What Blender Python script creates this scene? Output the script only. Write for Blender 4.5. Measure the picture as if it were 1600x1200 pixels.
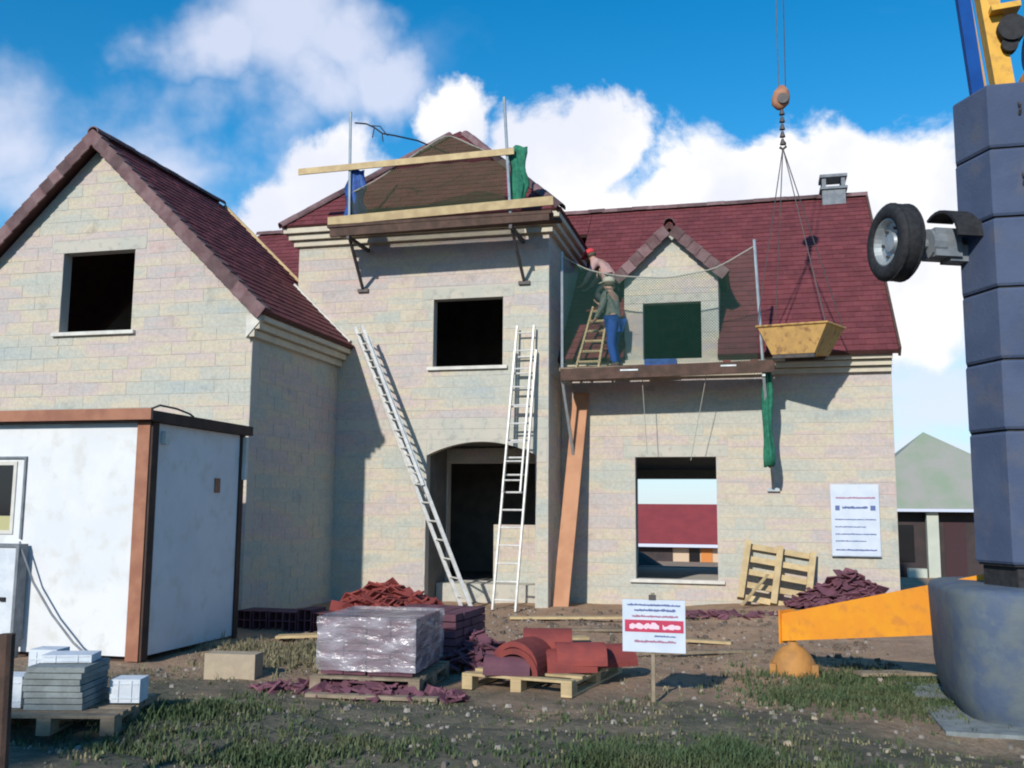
import bpy, math, random
from mathutils import Vector, Matrix, noise as mnoise
random.seed(7)
R_ = math.radians
SC = bpy.context.scene
for o in list(bpy.data.objects): bpy.data.objects.remove(o)
COL = SC.collection

# ------------------------------------------------------------------ camera
YAW, PITCH, ROLL = R_(14.0), R_(7.3), R_(0.45)
CAM = Vector((0, 0, 1.6))
FWD = Vector((-math.sin(YAW)*math.cos(PITCH), math.cos(YAW)*math.cos(PITCH), math.sin(PITCH)))
R0 = Vector((math.cos(YAW), math.sin(YAW), 0)); U0 = R0.cross(FWD)
RGT = R0*math.cos(ROLL) + U0*math.sin(ROLL); UPV = U0*math.cos(ROLL) - R0*math.sin(ROLL)
cd = bpy.data.cameras.new('camera'); cam = bpy.data.objects.new('camera', cd); COL.objects.link(cam)
m = Matrix((RGT, UPV, -FWD)).transposed().to_4x4(); m.translation = CAM
cam.matrix_world = m
cd.sensor_width = 36; cd.lens = 1540/1600*36; cd.clip_start = 0.05; cd.clip_end = 3000
SC.camera = cam
def px_dir(x, y): return (FWD + RGT*((x-800)/1540) - UPV*((y-600)/1540)).normalized()

# ------------------------------------------------------------------ sun and sky
SUN_AZ, SUN_EL = R_(10.5), R_(27)
sd = Vector((math.sin(SUN_AZ)*math.cos(SUN_EL), math.cos(SUN_AZ)*math.cos(SUN_EL), -math.sin(SUN_EL)))
sl = bpy.data.lights.new('sun', 'SUN'); sl.energy = 4.3; sl.angle = R_(1.0); sl.color = (1.0, 0.95, 0.87)
so = bpy.data.objects.new('sun', sl); COL.objects.link(so); so.location = (-6, -20, 25)
so.rotation_euler = sd.to_track_quat('-Z', 'Y').to_euler()
W = bpy.data.worlds.new('World'); SC.world = W; W.use_nodes = True
nt = W.node_tree; nt.nodes.clear()
def N(t, typ, **kw):
    n = t.nodes.new(typ)
    for k, v in kw.items(): setattr(n, k, v)
    return n
def L(t, a, b): t.links.new(a, b)
def MATH(t, op, a, b=None, clamp=False, c=None):
    n = N(t, 'ShaderNodeMath', operation=op); n.use_clamp = clamp
    for i, v in enumerate((a, b, c)):
        if v is None: continue
        if isinstance(v, (int, float)): n.inputs[i].default_value = v
        else: L(t, v, n.inputs[i])
    return n.outputs[0]
def MIXC(t, fac, a, b, mode='MIX'):
    n = N(t, 'ShaderNodeMix', data_type='RGBA', blend_type=mode)
    for s, v in ((n.inputs[0], fac), (n.inputs[6], a), (n.inputs[7], b)):
        if isinstance(v, (int, float)): s.default_value = v
        elif isinstance(v, tuple): s.default_value = v if len(v) == 4 else (*v, 1)
        else: L(t, v, s)
    return n.outputs[2]
def MAPR(t, v, a, b, c=0.0, d=1.0, smooth=True):
    n = N(t, 'ShaderNodeMapRange'); n.interpolation_type = 'SMOOTHSTEP' if smooth else 'LINEAR'
    L(t, v, n.inputs[0])
    for i, x in enumerate((a, b, c, d)): n.inputs[i+1].default_value = x
    return n.outputs[0]
def NOISE(t, vec, scale, detail=4, rough=0.55, dist=0.0):
    n = N(t, 'ShaderNodeTexNoise'); n.inputs['Scale'].default_value = scale
    n.inputs['Detail'].default_value = detail; n.inputs['Roughness'].default_value = rough
    n.inputs['Distortion'].default_value = dist
    if vec is not None: L(t, vec, n.inputs['Vector'])
    return n
sky = N(nt, 'ShaderNodeTexSky', sky_type='NISHITA'); sky.sun_disc = False
sky.sun_elevation = SUN_EL; sky.sun_rotation = R_(190.5); sky.air_density = 1.0; sky.dust_density = 0.1; sky.ozone_density = 2.2
hs = N(nt, 'ShaderNodeHueSaturation'); hs.inputs['Saturation'].default_value = 1.46; hs.inputs['Value'].default_value = 1.62; hs.inputs['Hue'].default_value = 0.494
L(nt, sky.outputs[0], hs.inputs['Color'])
tc = N(nt, 'ShaderNodeTexCoord'); DIR = tc.outputs['Generated']
nrm = N(nt, 'ShaderNodeVectorMath', operation='NORMALIZE'); L(nt, DIR, nrm.inputs[0]); DIRN = nrm.outputs[0]
sep = N(nt, 'ShaderNodeSeparateXYZ'); L(nt, DIRN, sep.inputs[0])
n_edge = NOISE(nt, DIRN, 9.0, 7, 0.6, 0.3).outputs['Fac']
nd1 = NOISE(nt, DIRN, 4.5, 5, 0.55); nd2 = NOISE(nt, DIRN, 16.0, 5, 0.6)
def vadd(v, n, amt):
    a = N(nt, 'ShaderNodeVectorMath', operation='SUBTRACT'); L(nt, n.outputs['Color'], a.inputs[0]); a.inputs[1].default_value = (0.5, 0.5, 0.5)
    s_ = N(nt, 'ShaderNodeVectorMath', operation='SCALE'); L(nt, a.outputs[0], s_.inputs[0]); s_.inputs['Scale'].default_value = amt
    b = N(nt, 'ShaderNodeVectorMath', operation='ADD'); L(nt, v, b.inputs[0]); L(nt, s_.outputs[0], b.inputs[1]); return b.outputs[0]
DIRC = vadd(DIRN, nd2, 0.05); DIRW = vadd(vadd(DIRN, nd1, 0.26), nd2, 0.06)
def blob(x, y, r, V=None):
    """a cumulus heap in direction of photo point (x,y), radius r px; higher = denser"""
    d = px_dir(x, y)
    vm = N(nt, 'ShaderNodeVectorMath', operation='DISTANCE'); L(nt, V or DIRC, vm.inputs[0]); vm.inputs[1].default_value = d
    return MATH(nt, 'SUBTRACT', 1.0, MATH(nt, 'DIVIDE', vm.outputs['Value'], r/1540))
def vmax(lst):
    a = lst[0]
    for b in lst[1:]: a = MATH(nt, 'MAXIMUM', a, b)
    return a
cum = vmax([blob(*b) for b in [(1080,360,185),(1240,370,190),(1380,350,165),(1300,300,120),(1180,310,115),(960,400,170),(870,280,140),(930,235,100),
                               (715,190,72),(520,310,120),(450,350,100),(1440,450,110),(830,240,90),(1440,330,95)]])
cum = MATH(nt, 'ADD', cum, MATH(nt, 'MULTIPLY', MATH(nt, 'SUBTRACT', n_edge, 0.5), 1.5))
cumf = MAPR(nt, cum, 0.02, 0.34)
# wispy veil: stretched noise on a flat cloud layer, everywhere in the sky, thicker toward the upper left heaps
zz = MATH(nt, 'ADD', MATH(nt, 'MAXIMUM', sep.outputs[2], 0.0), 0.22)
cmb = N(nt, 'ShaderNodeCombineXYZ'); L(nt, MATH(nt, 'DIVIDE', sep.outputs[0], zz), cmb.inputs[0]); L(nt, MATH(nt, 'DIVIDE', sep.outputs[1], zz), cmb.inputs[1])
mp = N(nt, 'ShaderNodeMapping'); mp.inputs['Rotation'].default_value = (0, 0, 0.5); mp.inputs['Scale'].default_value = (1.0, 1.5, 1); mp.inputs['Location'].default_value = (0.3, 0.9, 0)
L(nt, cmb.outputs[0], mp.inputs[0])
wn = NOISE(nt, mp.outputs[0], 1.5, 6, 0.5, 0.3).outputs['Fac']
wis = vmax([blob(*b, DIRW) for b in [(430,20,170),(300,50,110),(540,60,110),(200,290,150),(380,270,140),(30,220,150),(500,170,110),(120,350,170),(600,150,90),(1470,540,190),(1440,620,120),(860,340,150)]])
wis = MATH(nt, 'ADD', MATH(nt, 'MULTIPLY', wis, 0.75), MATH(nt, 'MULTIPLY', MATH(nt, 'SUBTRACT', wn, 0.5), 1.5))
wisf = MATH(nt, 'MULTIPLY', MAPR(nt, wis, -0.08, 0.62), 0.78)
bg_w = MATH(nt, 'MULTIPLY', MAPR(nt, wn, 0.60, 0.85), 0.45)
wisf = MATH(nt, 'MAXIMUM', wisf, bg_w)
shade = MAPR(nt, NOISE(nt, DIRN, 5.0, 5, 0.55).outputs['Fac'], 0.35, 0.65)
ccol = MIXC(nt, shade, (8.6, 8.9, 10.0), (11.4, 11.2, 11.2))
hz = MATH(nt, 'MULTIPLY', MAPR(nt, sep.outputs[2], 0.0, 0.30, 1.0, 0.0), 0.75)
c0 = MIXC(nt, hz, hs.outputs[0], (4.2, 6.6, 9.6))
c1 = MIXC(nt, wisf, c0, (8.4, 8.7, 10.2))
c2 = MIXC(nt, cumf, c1, ccol)
bg = N(nt, 'ShaderNodeBackground'); bg.inputs['Strength'].default_value = 0.1; L(nt, c2, bg.inputs['Color'])
wo = N(nt, 'ShaderNodeOutputWorld'); L(nt, bg.outputs[0], wo.inputs['Surface'])
SC.view_settings.view_transform = 'Standard'; SC.view_settings.look = 'None'
SC.view_settings.exposure = 0.0; SC.view_settings.gamma = 1.0; SC.view_settings.use_curve_mapping = False
SC.render.resolution_x = 1024; SC.render.resolution_y = 768
SC.render.engine = 'CYCLES'
SC.cycles.filter_width = 2.0
SC.cycles.transparent_max_bounces = 16

# ------------------------------------------------------------------ materials
def mat(name, c1, c2=None, scale=3.0, rough=0.85, bump=0.0, bscale=40.0, metal=0.0, detail=5, lo=0.35, hi=0.65, c3=None, s3=30.0, spec=0.3, tile=0.0):
    M = bpy.data.materials.new(name); M.use_nodes = True; t = M.node_tree; t.nodes.clear()
    out = N(t, 'ShaderNodeOutputMaterial'); p = N(t, 'ShaderNodeBsdfPrincipled'); L(t, p.outputs[0], out.inputs[0])
    p.inputs['Roughness'].default_value = rough; p.inputs['Metallic'].default_value = metal
    p.inputs['Specular IOR Level'].default_value = spec
    g = N(t, 'ShaderNodeNewGeometry').outputs['Position']
    col = (*c1, 1)
    if c2 is not None:
        f = MAPR(t, NOISE(t, g, scale, detail).outputs['Fac'], lo, hi)
        col = MIXC(t, f, c1, c2)
    if c3 is not None:
        f = MAPR(t, NOISE(t, g, s3, 4).outputs['Fac'], 0.5, 0.72)
        col = MIXC(t, f, col, c3)
    if tile:
        oi = N(t, 'ShaderNodeObjectInfo').outputs['Random']; at = N(t, 'ShaderNodeAttribute'); at.attribute_name = 'rnd'
        r = MATH(t, 'FRACT', MATH(t, 'ADD', oi, at.outputs['Fac']))
        v = MATH(t, 'ADD', 1.0-tile, MATH(t, 'MULTIPLY', r, 2*tile))
        cm = N(t, 'ShaderNodeCombineColor'); [L(t, v, cm.inputs[i]) for i in range(3)]
        col = MIXC(t, 1.0, col, cm.outputs[0], 'MULTIPLY')
    if isinstance(col, tuple): p.inputs['Base Color'].default_value = col
    else: L(t, col, p.inputs['Base Color'])
    if bump:
        b = N(t, 'ShaderNodeBump'); b.inputs['Strength'].default_value = bump; b.inputs['Distance'].default_value = 0.02
        L(t, NOISE(t, g, bscale, 4).outputs['Fac'], b.inputs['Height']); L(t, b.outputs[0], p.inputs['Normal'])
    return M
def block_mat():
    M = bpy.data.materials.new('concrete_block_face'); M.use_nodes = True; t = M.node_tree; t.nodes.clear()
    out = N(t, 'ShaderNodeOutputMaterial'); p = N(t, 'ShaderNodeBsdfPrincipled'); L(t, p.outputs[0], out.inputs[0])
    p.inputs['Roughness'].default_value = 0.95; p.inputs['Specular IOR Level'].default_value = 0.1
    g = N(t, 'ShaderNodeNewGeometry').outputs['Position']
    mp = N(t, 'ShaderNodeMapping'); mp.inputs['Scale'].default_value = (0.30, 0.30, 1.7); L(t, g, mp.inputs[0])
    lf = MAPR(t, NOISE(t, mp.outputs[0], 1.0, 4, 0.6).outputs['Fac'], 0.28, 0.72, smooth=False)
    oi = N(t, 'ShaderNodeObjectInfo').outputs['Random']; at = N(t, 'ShaderNodeAttribute'); at.attribute_name = 'rnd'
    r = MATH(t, 'FRACT', MATH(t, 'ADD', oi, at.outputs['Fac']))
    f = MATH(t, 'ADD', MATH(t, 'MULTIPLY', lf, 0.78), MATH(t, 'MULTIPLY', r, 0.22))
    cr = N(t, 'ShaderNodeValToRGB'); L(t, f, cr.inputs[0]); e = cr.color_ramp.elements
    e[0].position = 0.15; e[0].color = (0.40, 0.43, 0.41, 1); e[1].position = 0.85; e[1].color = (0.54, 0.42, 0.385, 1)
    for pos, c in ((0.28, (0.45, 0.46, 0.40, 1)), (0.40, (0.48, 0.465, 0.40, 1)), (0.50, (0.55, 0.485, 0.37, 1)), (0.60, (0.53, 0.44, 0.40, 1)), (0.72, (0.46, 0.43, 0.41, 1))):
        x = e.new(pos); x.color = c
    v = MAPR(t, NOISE(t, g, 22.0, 5, 0.7).outputs['Fac'], 0.25, 0.75, 0.84, 1.08)
    st = MAPR(t, NOISE(t, g, 2.6, 6, 0.65, 0.4).outputs['Fac'], 0.56, 0.74, 1.0, 0.80)
    vv = MATH(t, 'MULTIPLY', v, st)
    cm = N(t, 'ShaderNodeCombineColor'); [L(t, vv, cm.inputs[i]) for i in range(3)]
    L(t, MIXC(t, 1.0, cr.outputs[0], cm.outputs[0], 'MULTIPLY'), p.inputs['Base Color'])
    b = N(t, 'ShaderNodeBump'); b.inputs['Strength'].default_value = 0.35; b.inputs['Distance'].default_value = 0.01
    L(t, NOISE(t, g, 90.0, 3).outputs['Fac'], b.inputs['Height']); L(t, b.outputs[0], p.inputs['Normal'])
    return M
def net_mat(name, col, cell, wid, axes='XZ'):
    M = bpy.data.materials.new(name); M.use_nodes = True; t = M.node_tree; t.nodes.clear()
    out = N(t, 'ShaderNodeOutputMaterial'); tr = N(t, 'ShaderNodeBsdfTransparent'); d = N(t, 'ShaderNodeBsdfDiffuse'); d.inputs[0].default_value = (*col, 1)
    g = N(t, 'ShaderNodeSeparateXYZ'); L(t, N(t, 'ShaderNodeNewGeometry').outputs['Position'], g.inputs[0])
    a, b = g.outputs[0], g.outputs[2]
    def line(v):
        fr = MATH(t, 'FRACT', MATH(t, 'DIVIDE', MATH(t, 'ADD', v, 100.0), cell))
        return MATH(t, 'LESS_THAN', fr, wid)
    f = MATH(t, 'MAXIMUM', line(MATH(t, 'ADD', a, b)), line(MATH(t, 'SUBTRACT', a, b)))
    mx = N(t, 'ShaderNodeMixShader'); L(t, f, mx.inputs[0]); L(t, tr.outputs[0], mx.inputs[1]); L(t, d.outputs[0], mx.inputs[2]); L(t, mx.outputs[0], out.inputs[0])
    return M
def film_mat():
    M = bpy.data.materials.new('plastic_film'); M.use_nodes = True; t = M.node_tree; t.nodes.clear()
    out = N(t, 'ShaderNodeOutputMaterial'); tr = N(t, 'ShaderNodeBsdfTransparent'); p = N(t, 'ShaderNodeBsdfPrincipled')
    p.inputs['Base Color'].default_value = (0.50, 0.47, 0.52, 1); p.inputs['Roughness'].default_value = 0.22
    g = N(t, 'ShaderNodeNewGeometry').outputs['Position']
    mp = N(t, 'ShaderNodeMapping'); mp.inputs['Scale'].default_value = (1.0, 1.0, 2.5); L(t, g, mp.inputs[0])
    nn = NOISE(t, mp.outputs[0], 3.2, 4, 0.5, 0.3).outputs['Fac']
    b = N(t, 'ShaderNodeBump'); b.inputs['Strength'].default_value = 0.9; b.inputs['Distance'].default_value = 0.06; L(t, nn, b.inputs['Height']); L(t, b.outputs[0], p.inputs['Normal'])
    mx = N(t, 'ShaderNodeMixShader'); L(t, MAPR(t, nn, 0.36, 0.68, 0.30, 0.68), mx.inputs[0]); L(t, tr.outputs[0], mx.inputs[1]); L(t, p.outputs[0], mx.inputs[2]); L(t, mx.outputs[0], out.inputs[0])
    return M
M_ = dict(
  block=block_mat(), mortar=mat('mortar', (0.47,0.445,0.395), (0.49,0.45,0.40), 4, 0.95, 0.3, 60),
  smooth=mat('cast_concrete', (0.44,0.44,0.38), (0.50,0.46,0.39), 3, 0.9, 0.15, 30, c3=(0.36,0.35,0.31), s3=9),
  cornice=mat('cream_cornice', (0.58,0.52,0.40), (0.50,0.45,0.36), 4, 0.85, 0.1, 30),
  white=mat('white_sill', (0.66,0.64,0.58), (0.55,0.53,0.48), 5, 0.8),
  inner=mat('shaded_inner_concrete', (0.13,0.13,0.12), (0.18,0.17,0.16), 3, 0.95),  # concrete darkened for the rooms and porch; shade put into its colour
  tile=mat('red_roof_tile', (0.165,0.044,0.050), (0.135,0.038,0.044), 2.2, 0.75, 0.2, 50, c3=(0.16,0.055,0.05), s3=14, tile=0.13, spec=0.2),
  ridge=mat('weathered_ridge_tile', (0.165,0.105,0.105), (0.125,0.068,0.070), 6, 0.8, 0.2, 40, tile=0.42),
  deck=mat('roof_batten_deck', (0.10,0.045,0.04), (0.07,0.035,0.03), 4, 0.9),
  timber=mat('pale_timber', (0.52,0.40,0.22), (0.42,0.31,0.17), 6, 0.85, 0.2, 50, tile=0.12),
  oldtimber=mat('grey_timber', (0.30,0.24,0.17), (0.20,0.155,0.11), 7, 0.9, 0.3, 50, tile=0.15),
  darktimber=mat('brown_timber', (0.11,0.065,0.05), (0.07,0.045,0.035), 6, 0.9, 0.2, 40),
  plank=mat('orange_plank', (0.50,0.26,0.15), (0.42,0.21,0.12), 3, 0.85, 0.1, 40),
  steel=mat('galvanised_steel', (0.42,0.45,0.46), (0.33,0.36,0.38), 9, 0.45, metal=0.5),
  alu=mat('aluminium', (0.68,0.67,0.63), (0.55,0.54,0.51), 12, 0.45, metal=0.1),
  rust=mat('dark_steel', (0.07,0.07,0.075), (0.11,0.09,0.08), 12, 0.6, metal=0.3),
  green=mat('green_net_cloth', (0.03,0.20,0.12), (0.02,0.13,0.08), 14, 0.85, 0.4, 40),
  blue=mat('blue_tarpaulin', (0.035,0.10,0.33), (0.02,0.06,0.22), 9, 0.6, 0.3, 20),
  net=net_mat('safety_net', (0.055,0.065,0.035), 0.040, 0.36), netl=net_mat('safety_net_light', (0.035,0.10,0.075), 0.05, 0.13),
  cabwhite=mat('cabin_panel', (0.70,0.71,0.72), (0.64,0.66,0.68), 2, 0.5, c3=(0.60,0.60,0.58), s3=5),
  cabwood=mat('cabin_trim', (0.36,0.165,0.10), (0.28,0.12,0.075), 5, 0.7),
  cabdark=mat('cabin_dark_trim', (0.045,0.028,0.025), (0.07,0.04,0.03), 5, 0.7),
  glass=mat('dark_glass', (0.012,0.012,0.014), rough=0.08, spec=0.5),
  blind=mat('yellowed_blind', (0.45,0.42,0.22), rough=0.8),
  black=mat('black_rubber', (0.018,0.018,0.02), (0.03,0.03,0.032), 20, 0.75),
  grey=mat('grey_paint', (0.20,0.22,0.24), (0.14,0.16,0.18), 10, 0.6),
  ballast=mat('shade_toned_ballast', (0.075,0.100,0.165), (0.058,0.080,0.140), 2.4, 0.85, 0.2, 30, c3=(0.090,0.100,0.14), s3=3.5, tile=0.08),  # dark blue grey puts shade on the sunlit ballast into its colour
  drum=mat('shade_toned_drum', (0.12,0.145,0.155), (0.075,0.105,0.165), 4.5, 0.7, 0.2, 20, c3=(0.115,0.145,0.17), s3=7),  # drum painted darker where no shade reaches it
  yellow=mat('crane_yellow', (0.72,0.40,0.05), (0.65,0.35,0.04), 4, 0.45, c3=(0.5,0.26,0.04), s3=12),
  orange=mat('crane_orange', (0.80,0.33,0.025), (0.76,0.28,0.03), 3, 0.45, c3=(0.66,0.25,0.04), s3=9),
  cblue=mat('crane_blue', (0.004,0.065,0.27), (0.003,0.05,0.22), 5, 0.55, spec=0.08),
  skip=mat('ochre_skip', (0.52,0.31,0.10), (0.44,0.26,0.09), 6, 0.65, c3=(0.25,0.13,0.06), s3=10),
  clay=mat('red_clay', (0.26,0.055,0.045), (0.20,0.045,0.042), 6, 0.8, 0.2, 40, tile=0.2),
  clay2=mat('purple_clay', (0.16,0.065,0.085), (0.12,0.05,0.07), 6, 0.8, 0.2, 40, tile=0.2),
  film=film_mat(), padm=mat('dull_orange_pad', (0.46,0.22,0.06), (0.36,0.18,0.06), 9, 0.7, 0.3, 30), maroon=mat('dark_maroon_door', (0.05,0.025,0.03), rough=0.8),
  slab=mat('grey_slab', (0.24,0.27,0.27), (0.18,0.20,0.20), 9, 0.9, 0.3, 40, tile=0.12),
  aac=mat('white_block', (0.62,0.66,0.70), (0.54,0.58,0.63), 8, 0.9, 0.2, 50),
  beige=mat('beige_block', (0.42,0.34,0.24), (0.36,0.29,0.21), 8, 0.9, 0.2, 50),
  signw=mat('sign_white', (0.58,0.63,0.70), (0.52,0.58,0.66), 5, 0.4),
  signr=mat('sign_red', (0.50,0.045,0.10), (0.44,0.04,0.09), 9, 0.5),
  ink=mat('sign_ink_blue', (0.10,0.14,0.30), rough=0.6), inkr=mat('sign_ink_mauve', (0.34,0.16,0.24), rough=0.6), inkl=mat('sign_ink_pale', (0.72,0.55,0.62), rough=0.6),
  rope=mat('pale_rope', (0.34,0.33,0.28), rough=0.9), drope=mat('dark_rope', (0.03,0.03,0.04), rough=0.9),
  skin=mat('skin', (0.42,0.24,0.17), rough=0.6), trous=mat('blue_trousers', (0.025,0.085,0.36), (0.018,0.065,0.28), 14, 0.9, 0.3, 30),
  shirt=mat('grey_shirt', (0.19,0.20,0.17), (0.11,0.13,0.11), 14, 0.9, 0.3, 30), pink=mat('pale_shirt', (0.50,0.33,0.30), (0.42,0.27,0.26), 14, 0.9, 0.3, 30),
  cap=mat('pale_cap', (0.50,0.46,0.36), rough=0.9), redcap=mat('red_cap', (0.55,0.05,0.06), rough=0.8), shoe=mat('dark_boot', (0.10,0.08,0.06), rough=0.8), jean=mat('dark_trousers', (0.05,0.05,0.06), rough=0.9),
  hroof=mat('grey_green_roof', (0.24,0.29,0.21), (0.31,0.30,0.27), 0.8, 0.9, 0.2, 10, tile=0.1), hwall=mat('dark_timber_wall', (0.04,0.032,0.034), (0.055,0.04,0.04), 2, 0.8), pale=mat('pale_render', (0.50,0.52,0.44), (0.45,0.47,0.40), 2, 0.9),
  fred=mat('far_red_roof', (0.26,0.045,0.05), (0.22,0.04,0.045), 1, 0.85, tile=0.1), fcream=mat('far_cream_wall', (0.55,0.42,0.30), rough=0.9), forange=mat('far_orange_door', (0.55,0.20,0.05), rough=0.7), fwhite=mat('far_white_gutter', (0.55,0.58,0.70), rough=0.6),
  heap=mat('dark_earth_heap', (0.028,0.034,0.034), (0.05,0.055,0.05), 5, 0.95, 0.5, 12), render=mat('shade_building_render', (0.45,0.43,0.40), (0.40,0.38,0.36), 1.5, 0.9),
  stone=mat('pebbles', (0.26,0.23,0.20), (0.18,0.16,0.14), 5, 0.9, tile=0.45), dirt2=mat('clod', (0.15,0.11,0.085), (0.10,0.08,0.06), 9, 0.95),
  blade=mat('grass_blade', (0.060,0.095,0.040), (0.10,0.115,0.055), 2.2, 0.8, tile=0.3), dry=mat('dry_blade', (0.24,0.21,0.125), (0.17,0.155,0.09), 2.2, 0.85, tile=0.3),
)

# ------------------------------------------------------------------ mesh helpers
class MB:
    def __init__(s): s.v = []; s.f = []; s.r = []; s.sm = False
    def add(s, vs, fs, rnd=None):
        b = len(s.v); s.v += [tuple(x) for x in vs]; s.f += [tuple(b+i for i in f) for f in fs]
        s.r += [(random.random() if rnd is None else rnd)]*len(fs)
        return s
    def box(s, c, d, rot=None, rnd=None):
        c = Vector(c); hx, hy, hz = d[0]/2, d[1]/2, d[2]/2
        vs = [Vector((x, y, z)) for z in (-hz, hz) for y in (-hy, hy) for x in (-hx, hx)]
        if rot is not None: vs = [rot @ v for v in vs]
        return s.add([v+c for v in vs], [(0,2,3,1),(4,5,7,6),(0,1,5,4),(2,6,7,3),(0,4,6,2),(1,3,7,5)], rnd)
    def bx(s, x0, x1, y0, y1, z0, z1, rnd=None): return s.box(((x0+x1)/2, (y0+y1)/2, (z0+z1)/2), (x1-x0, y1-y0, z1-z0), None, rnd)
    def beam(s, a, b, w, h, up=(0,0,1), rnd=None):
        a, b = Vector(a), Vector(b); d = (b-a); l = d.length; d.normalize(); u = Vector(up)
        x = d.cross(u)
        if x.length < 1e-4: x = d.cross(Vector((1,0,0)))
        x.normalize(); u = x.cross(d)
        return s.box((a+b)/2, (w, l, h), Matrix((x, d, u)).transposed(), rnd)
    def tube(s, pts, r, n=8, rs=None):
        pts = [Vector(p) for p in pts]; rings = []
        for i, p in enumerate(pts):
            d = (pts[min(i+1, len(pts)-1)] - pts[max(i-1, 0)]).normalized()
            a = d.cross(Vector((0,0,1)))
            if a.length < 1e-3: a = Vector((1,0,0))
            a.normalize(); b = d.cross(a); rr = rs[i] if rs else r
            rings.append([p + a*math.cos(2*math.pi*k/n)*rr + b*math.sin(2*math.pi*k/n)*rr for k in range(n)])
        vs = [v for g in rings for v in g]; fs = []
        for i in range(len(pts)-1):
            for k in range(n): fs.append((i*n+k, i*n+(k+1)%n, (i+1)*n+(k+1)%n, (i+1)*n+k))
        fs += [tuple(range(n-1, -1, -1)), tuple((len(pts)-1)*n+k for k in range(n))]
        return s.add(vs, fs, 0.5)
    def prism(s, poly, ext, rnd=None):
        n = len(poly); e = Vector(ext); vs = [Vector(p) for p in poly] + [Vector(p)+e for p in poly]
        fs = [tuple(range(n)), tuple(range(2*n-1, n-1, -1))] + [(i, i+n, (i+1) % n+n, (i+1) % n) for i in range(n)]
        return s.add(vs, fs, rnd)
    def loft(s, rings, cap=True):
        n = len(rings[0]); vs = [v for g in rings for v in g]; fs = []
        for i in range(len(rings)-1):
            for k in range(n): fs.append((i*n+k, i*n+(k+1)%n, (i+1)*n+(k+1)%n, (i+1)*n+k))
        if cap: fs += [tuple(range(n-1, -1, -1)), tuple((len(rings)-1)*n+k for k in range(n))]
        return s.add(vs, fs, 0.5)
    def mesh(s, name, material, off=(0,0,0), smooth=False):
        me = bpy.data.meshes.new(name); o = Vector(off)
        me.from_pydata([tuple(Vector(v)-o) for v in s.v], [], s.f); me.update()
        a = me.attributes.new('rnd', 'FLOAT', 'FACE'); a.data.foreach_set('value', s.r)
        import bmesh
        bm = bmesh.new(); bm.from_mesh(me); bmesh.ops.recalc_face_normals(bm, faces=bm.faces); bm.to_mesh(me); bm.free()
        me.materials.append(M_[material])
        if smooth: me.polygons.foreach_set('use_smooth', [True]*len(me.polygons))
        return me
LOC = {}
def tag(o, label=None, cat=None, group=None, kind=None):
    if label: o['label'] = label
    if cat: o['category'] = cat
    if group: o['group'] = group
    if kind: o['kind'] = kind
    return o
def thing(name, label, cat, loc=(0,0,0), rot=(0,0,0), group=None, local=False):
    o = bpy.data.objects.new(name, None); COL.objects.link(o); o.location = loc; o.rotation_euler = rot; o.empty_display_size = 0.2
    LOC[o] = Vector((0,0,0)) if local else Vector(loc)
    return tag(o, label, cat, group)
def link(name, me, parent=None, loc=(0,0,0)):
    o = bpy.data.objects.new(name, me); COL.objects.link(o); o.location = loc
    if parent is not None: o.parent = parent; LOC[o] = LOC[parent]
    return o
def part(name, mb, material, parent, label=None, kind=None, smooth=False):
    o = link(name, mb.mesh(name, material, LOC[parent], smooth), parent)
    return tag(o, label, None, None, kind)
def solo(name, mb, material, label, cat, base=None, group=None, kind=None, smooth=False):
    if base is None:
        xs = [v[0] for v in mb.v]; ys = [v[1] for v in mb.v]; zs = [v[2] for v in mb.v]
        base = ((min(xs)+max(xs))/2, (min(ys)+max(ys))/2, min(zs))
    o = link(name, mb.mesh(name, material, base, smooth), None, base); LOC[o] = Vector(base)
    return tag(o, label, cat, group, kind)
def clip(poly, inside_poly):
    """Sutherland-Hodgman, convex ccw clip polygon, 2D"""
    out = list(poly)
    n = len(inside_poly)
    for i in range(n):
        ax, ay = inside_poly[i]; bx_, by_ = inside_poly[(i+1) % n]
        ins = lambda p: (bx_-ax)*(p[1]-ay) - (by_-ay)*(p[0]-ax) >= -1e-9
        inp, out = out, []
        for k in range(len(inp)):
            p, q = inp[k], inp[(k+1) % len(inp)]
            ip, iq = ins(p), ins(q)
            if ip: out.append(p)
            if ip != iq:
                d1 = (bx_-ax)*(p[1]-ay) - (by_-ay)*(p[0]-ax); d2 = (bx_-ax)*(q[1]-ay) - (by_-ay)*(q[0]-ax)
                t = d1/(d1-d2); out.append((p[0]+(q[0]-p[0])*t, p[1]+(q[1]-p[1])*t))
        if not out: return []
    res = []
    for p in out:
        if not res or abs(p[0]-res[-1][0]) + abs(p[1]-res[-1][1]) > 1e-6: res.append(p)
    return res
def area(p): return abs(sum(p[i][0]*p[(i+1)%len(p)][1]-p[(i+1)%len(p)][0]*p[i][1] for i in range(len(p))))/2
def sub_rect(r, h):
    u0, u1, z0, z1 = r; a0, a1, b0, b1 = h
    if u1 <= a0 or u0 >= a1 or z1 <= b0 or z0 >= b1: return [r]
    out = []
    if u0 < a0: out.append((u0, a0, z0, z1))
    if u1 > a1: out.append((a1, u1, z0, z1))
    m0, m1 = max(u0, a0), min(u1, a1)
    if z0 < b0: out.append((m0, m1, z0, b0))
    if z1 > b1: out.append((m0, m1, b1, z1))
    return out
def proj(p):
    v = Vector(p)-CAM; z = v.dot(FWD)
    return (800+1540*v.dot(RGT)/z, 600-1540*v.dot(UPV)/z, z)
def sst(a, b, x): t = min(1, max(0, (x-a)/(b-a))); return t*t*(3-2*t)
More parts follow.
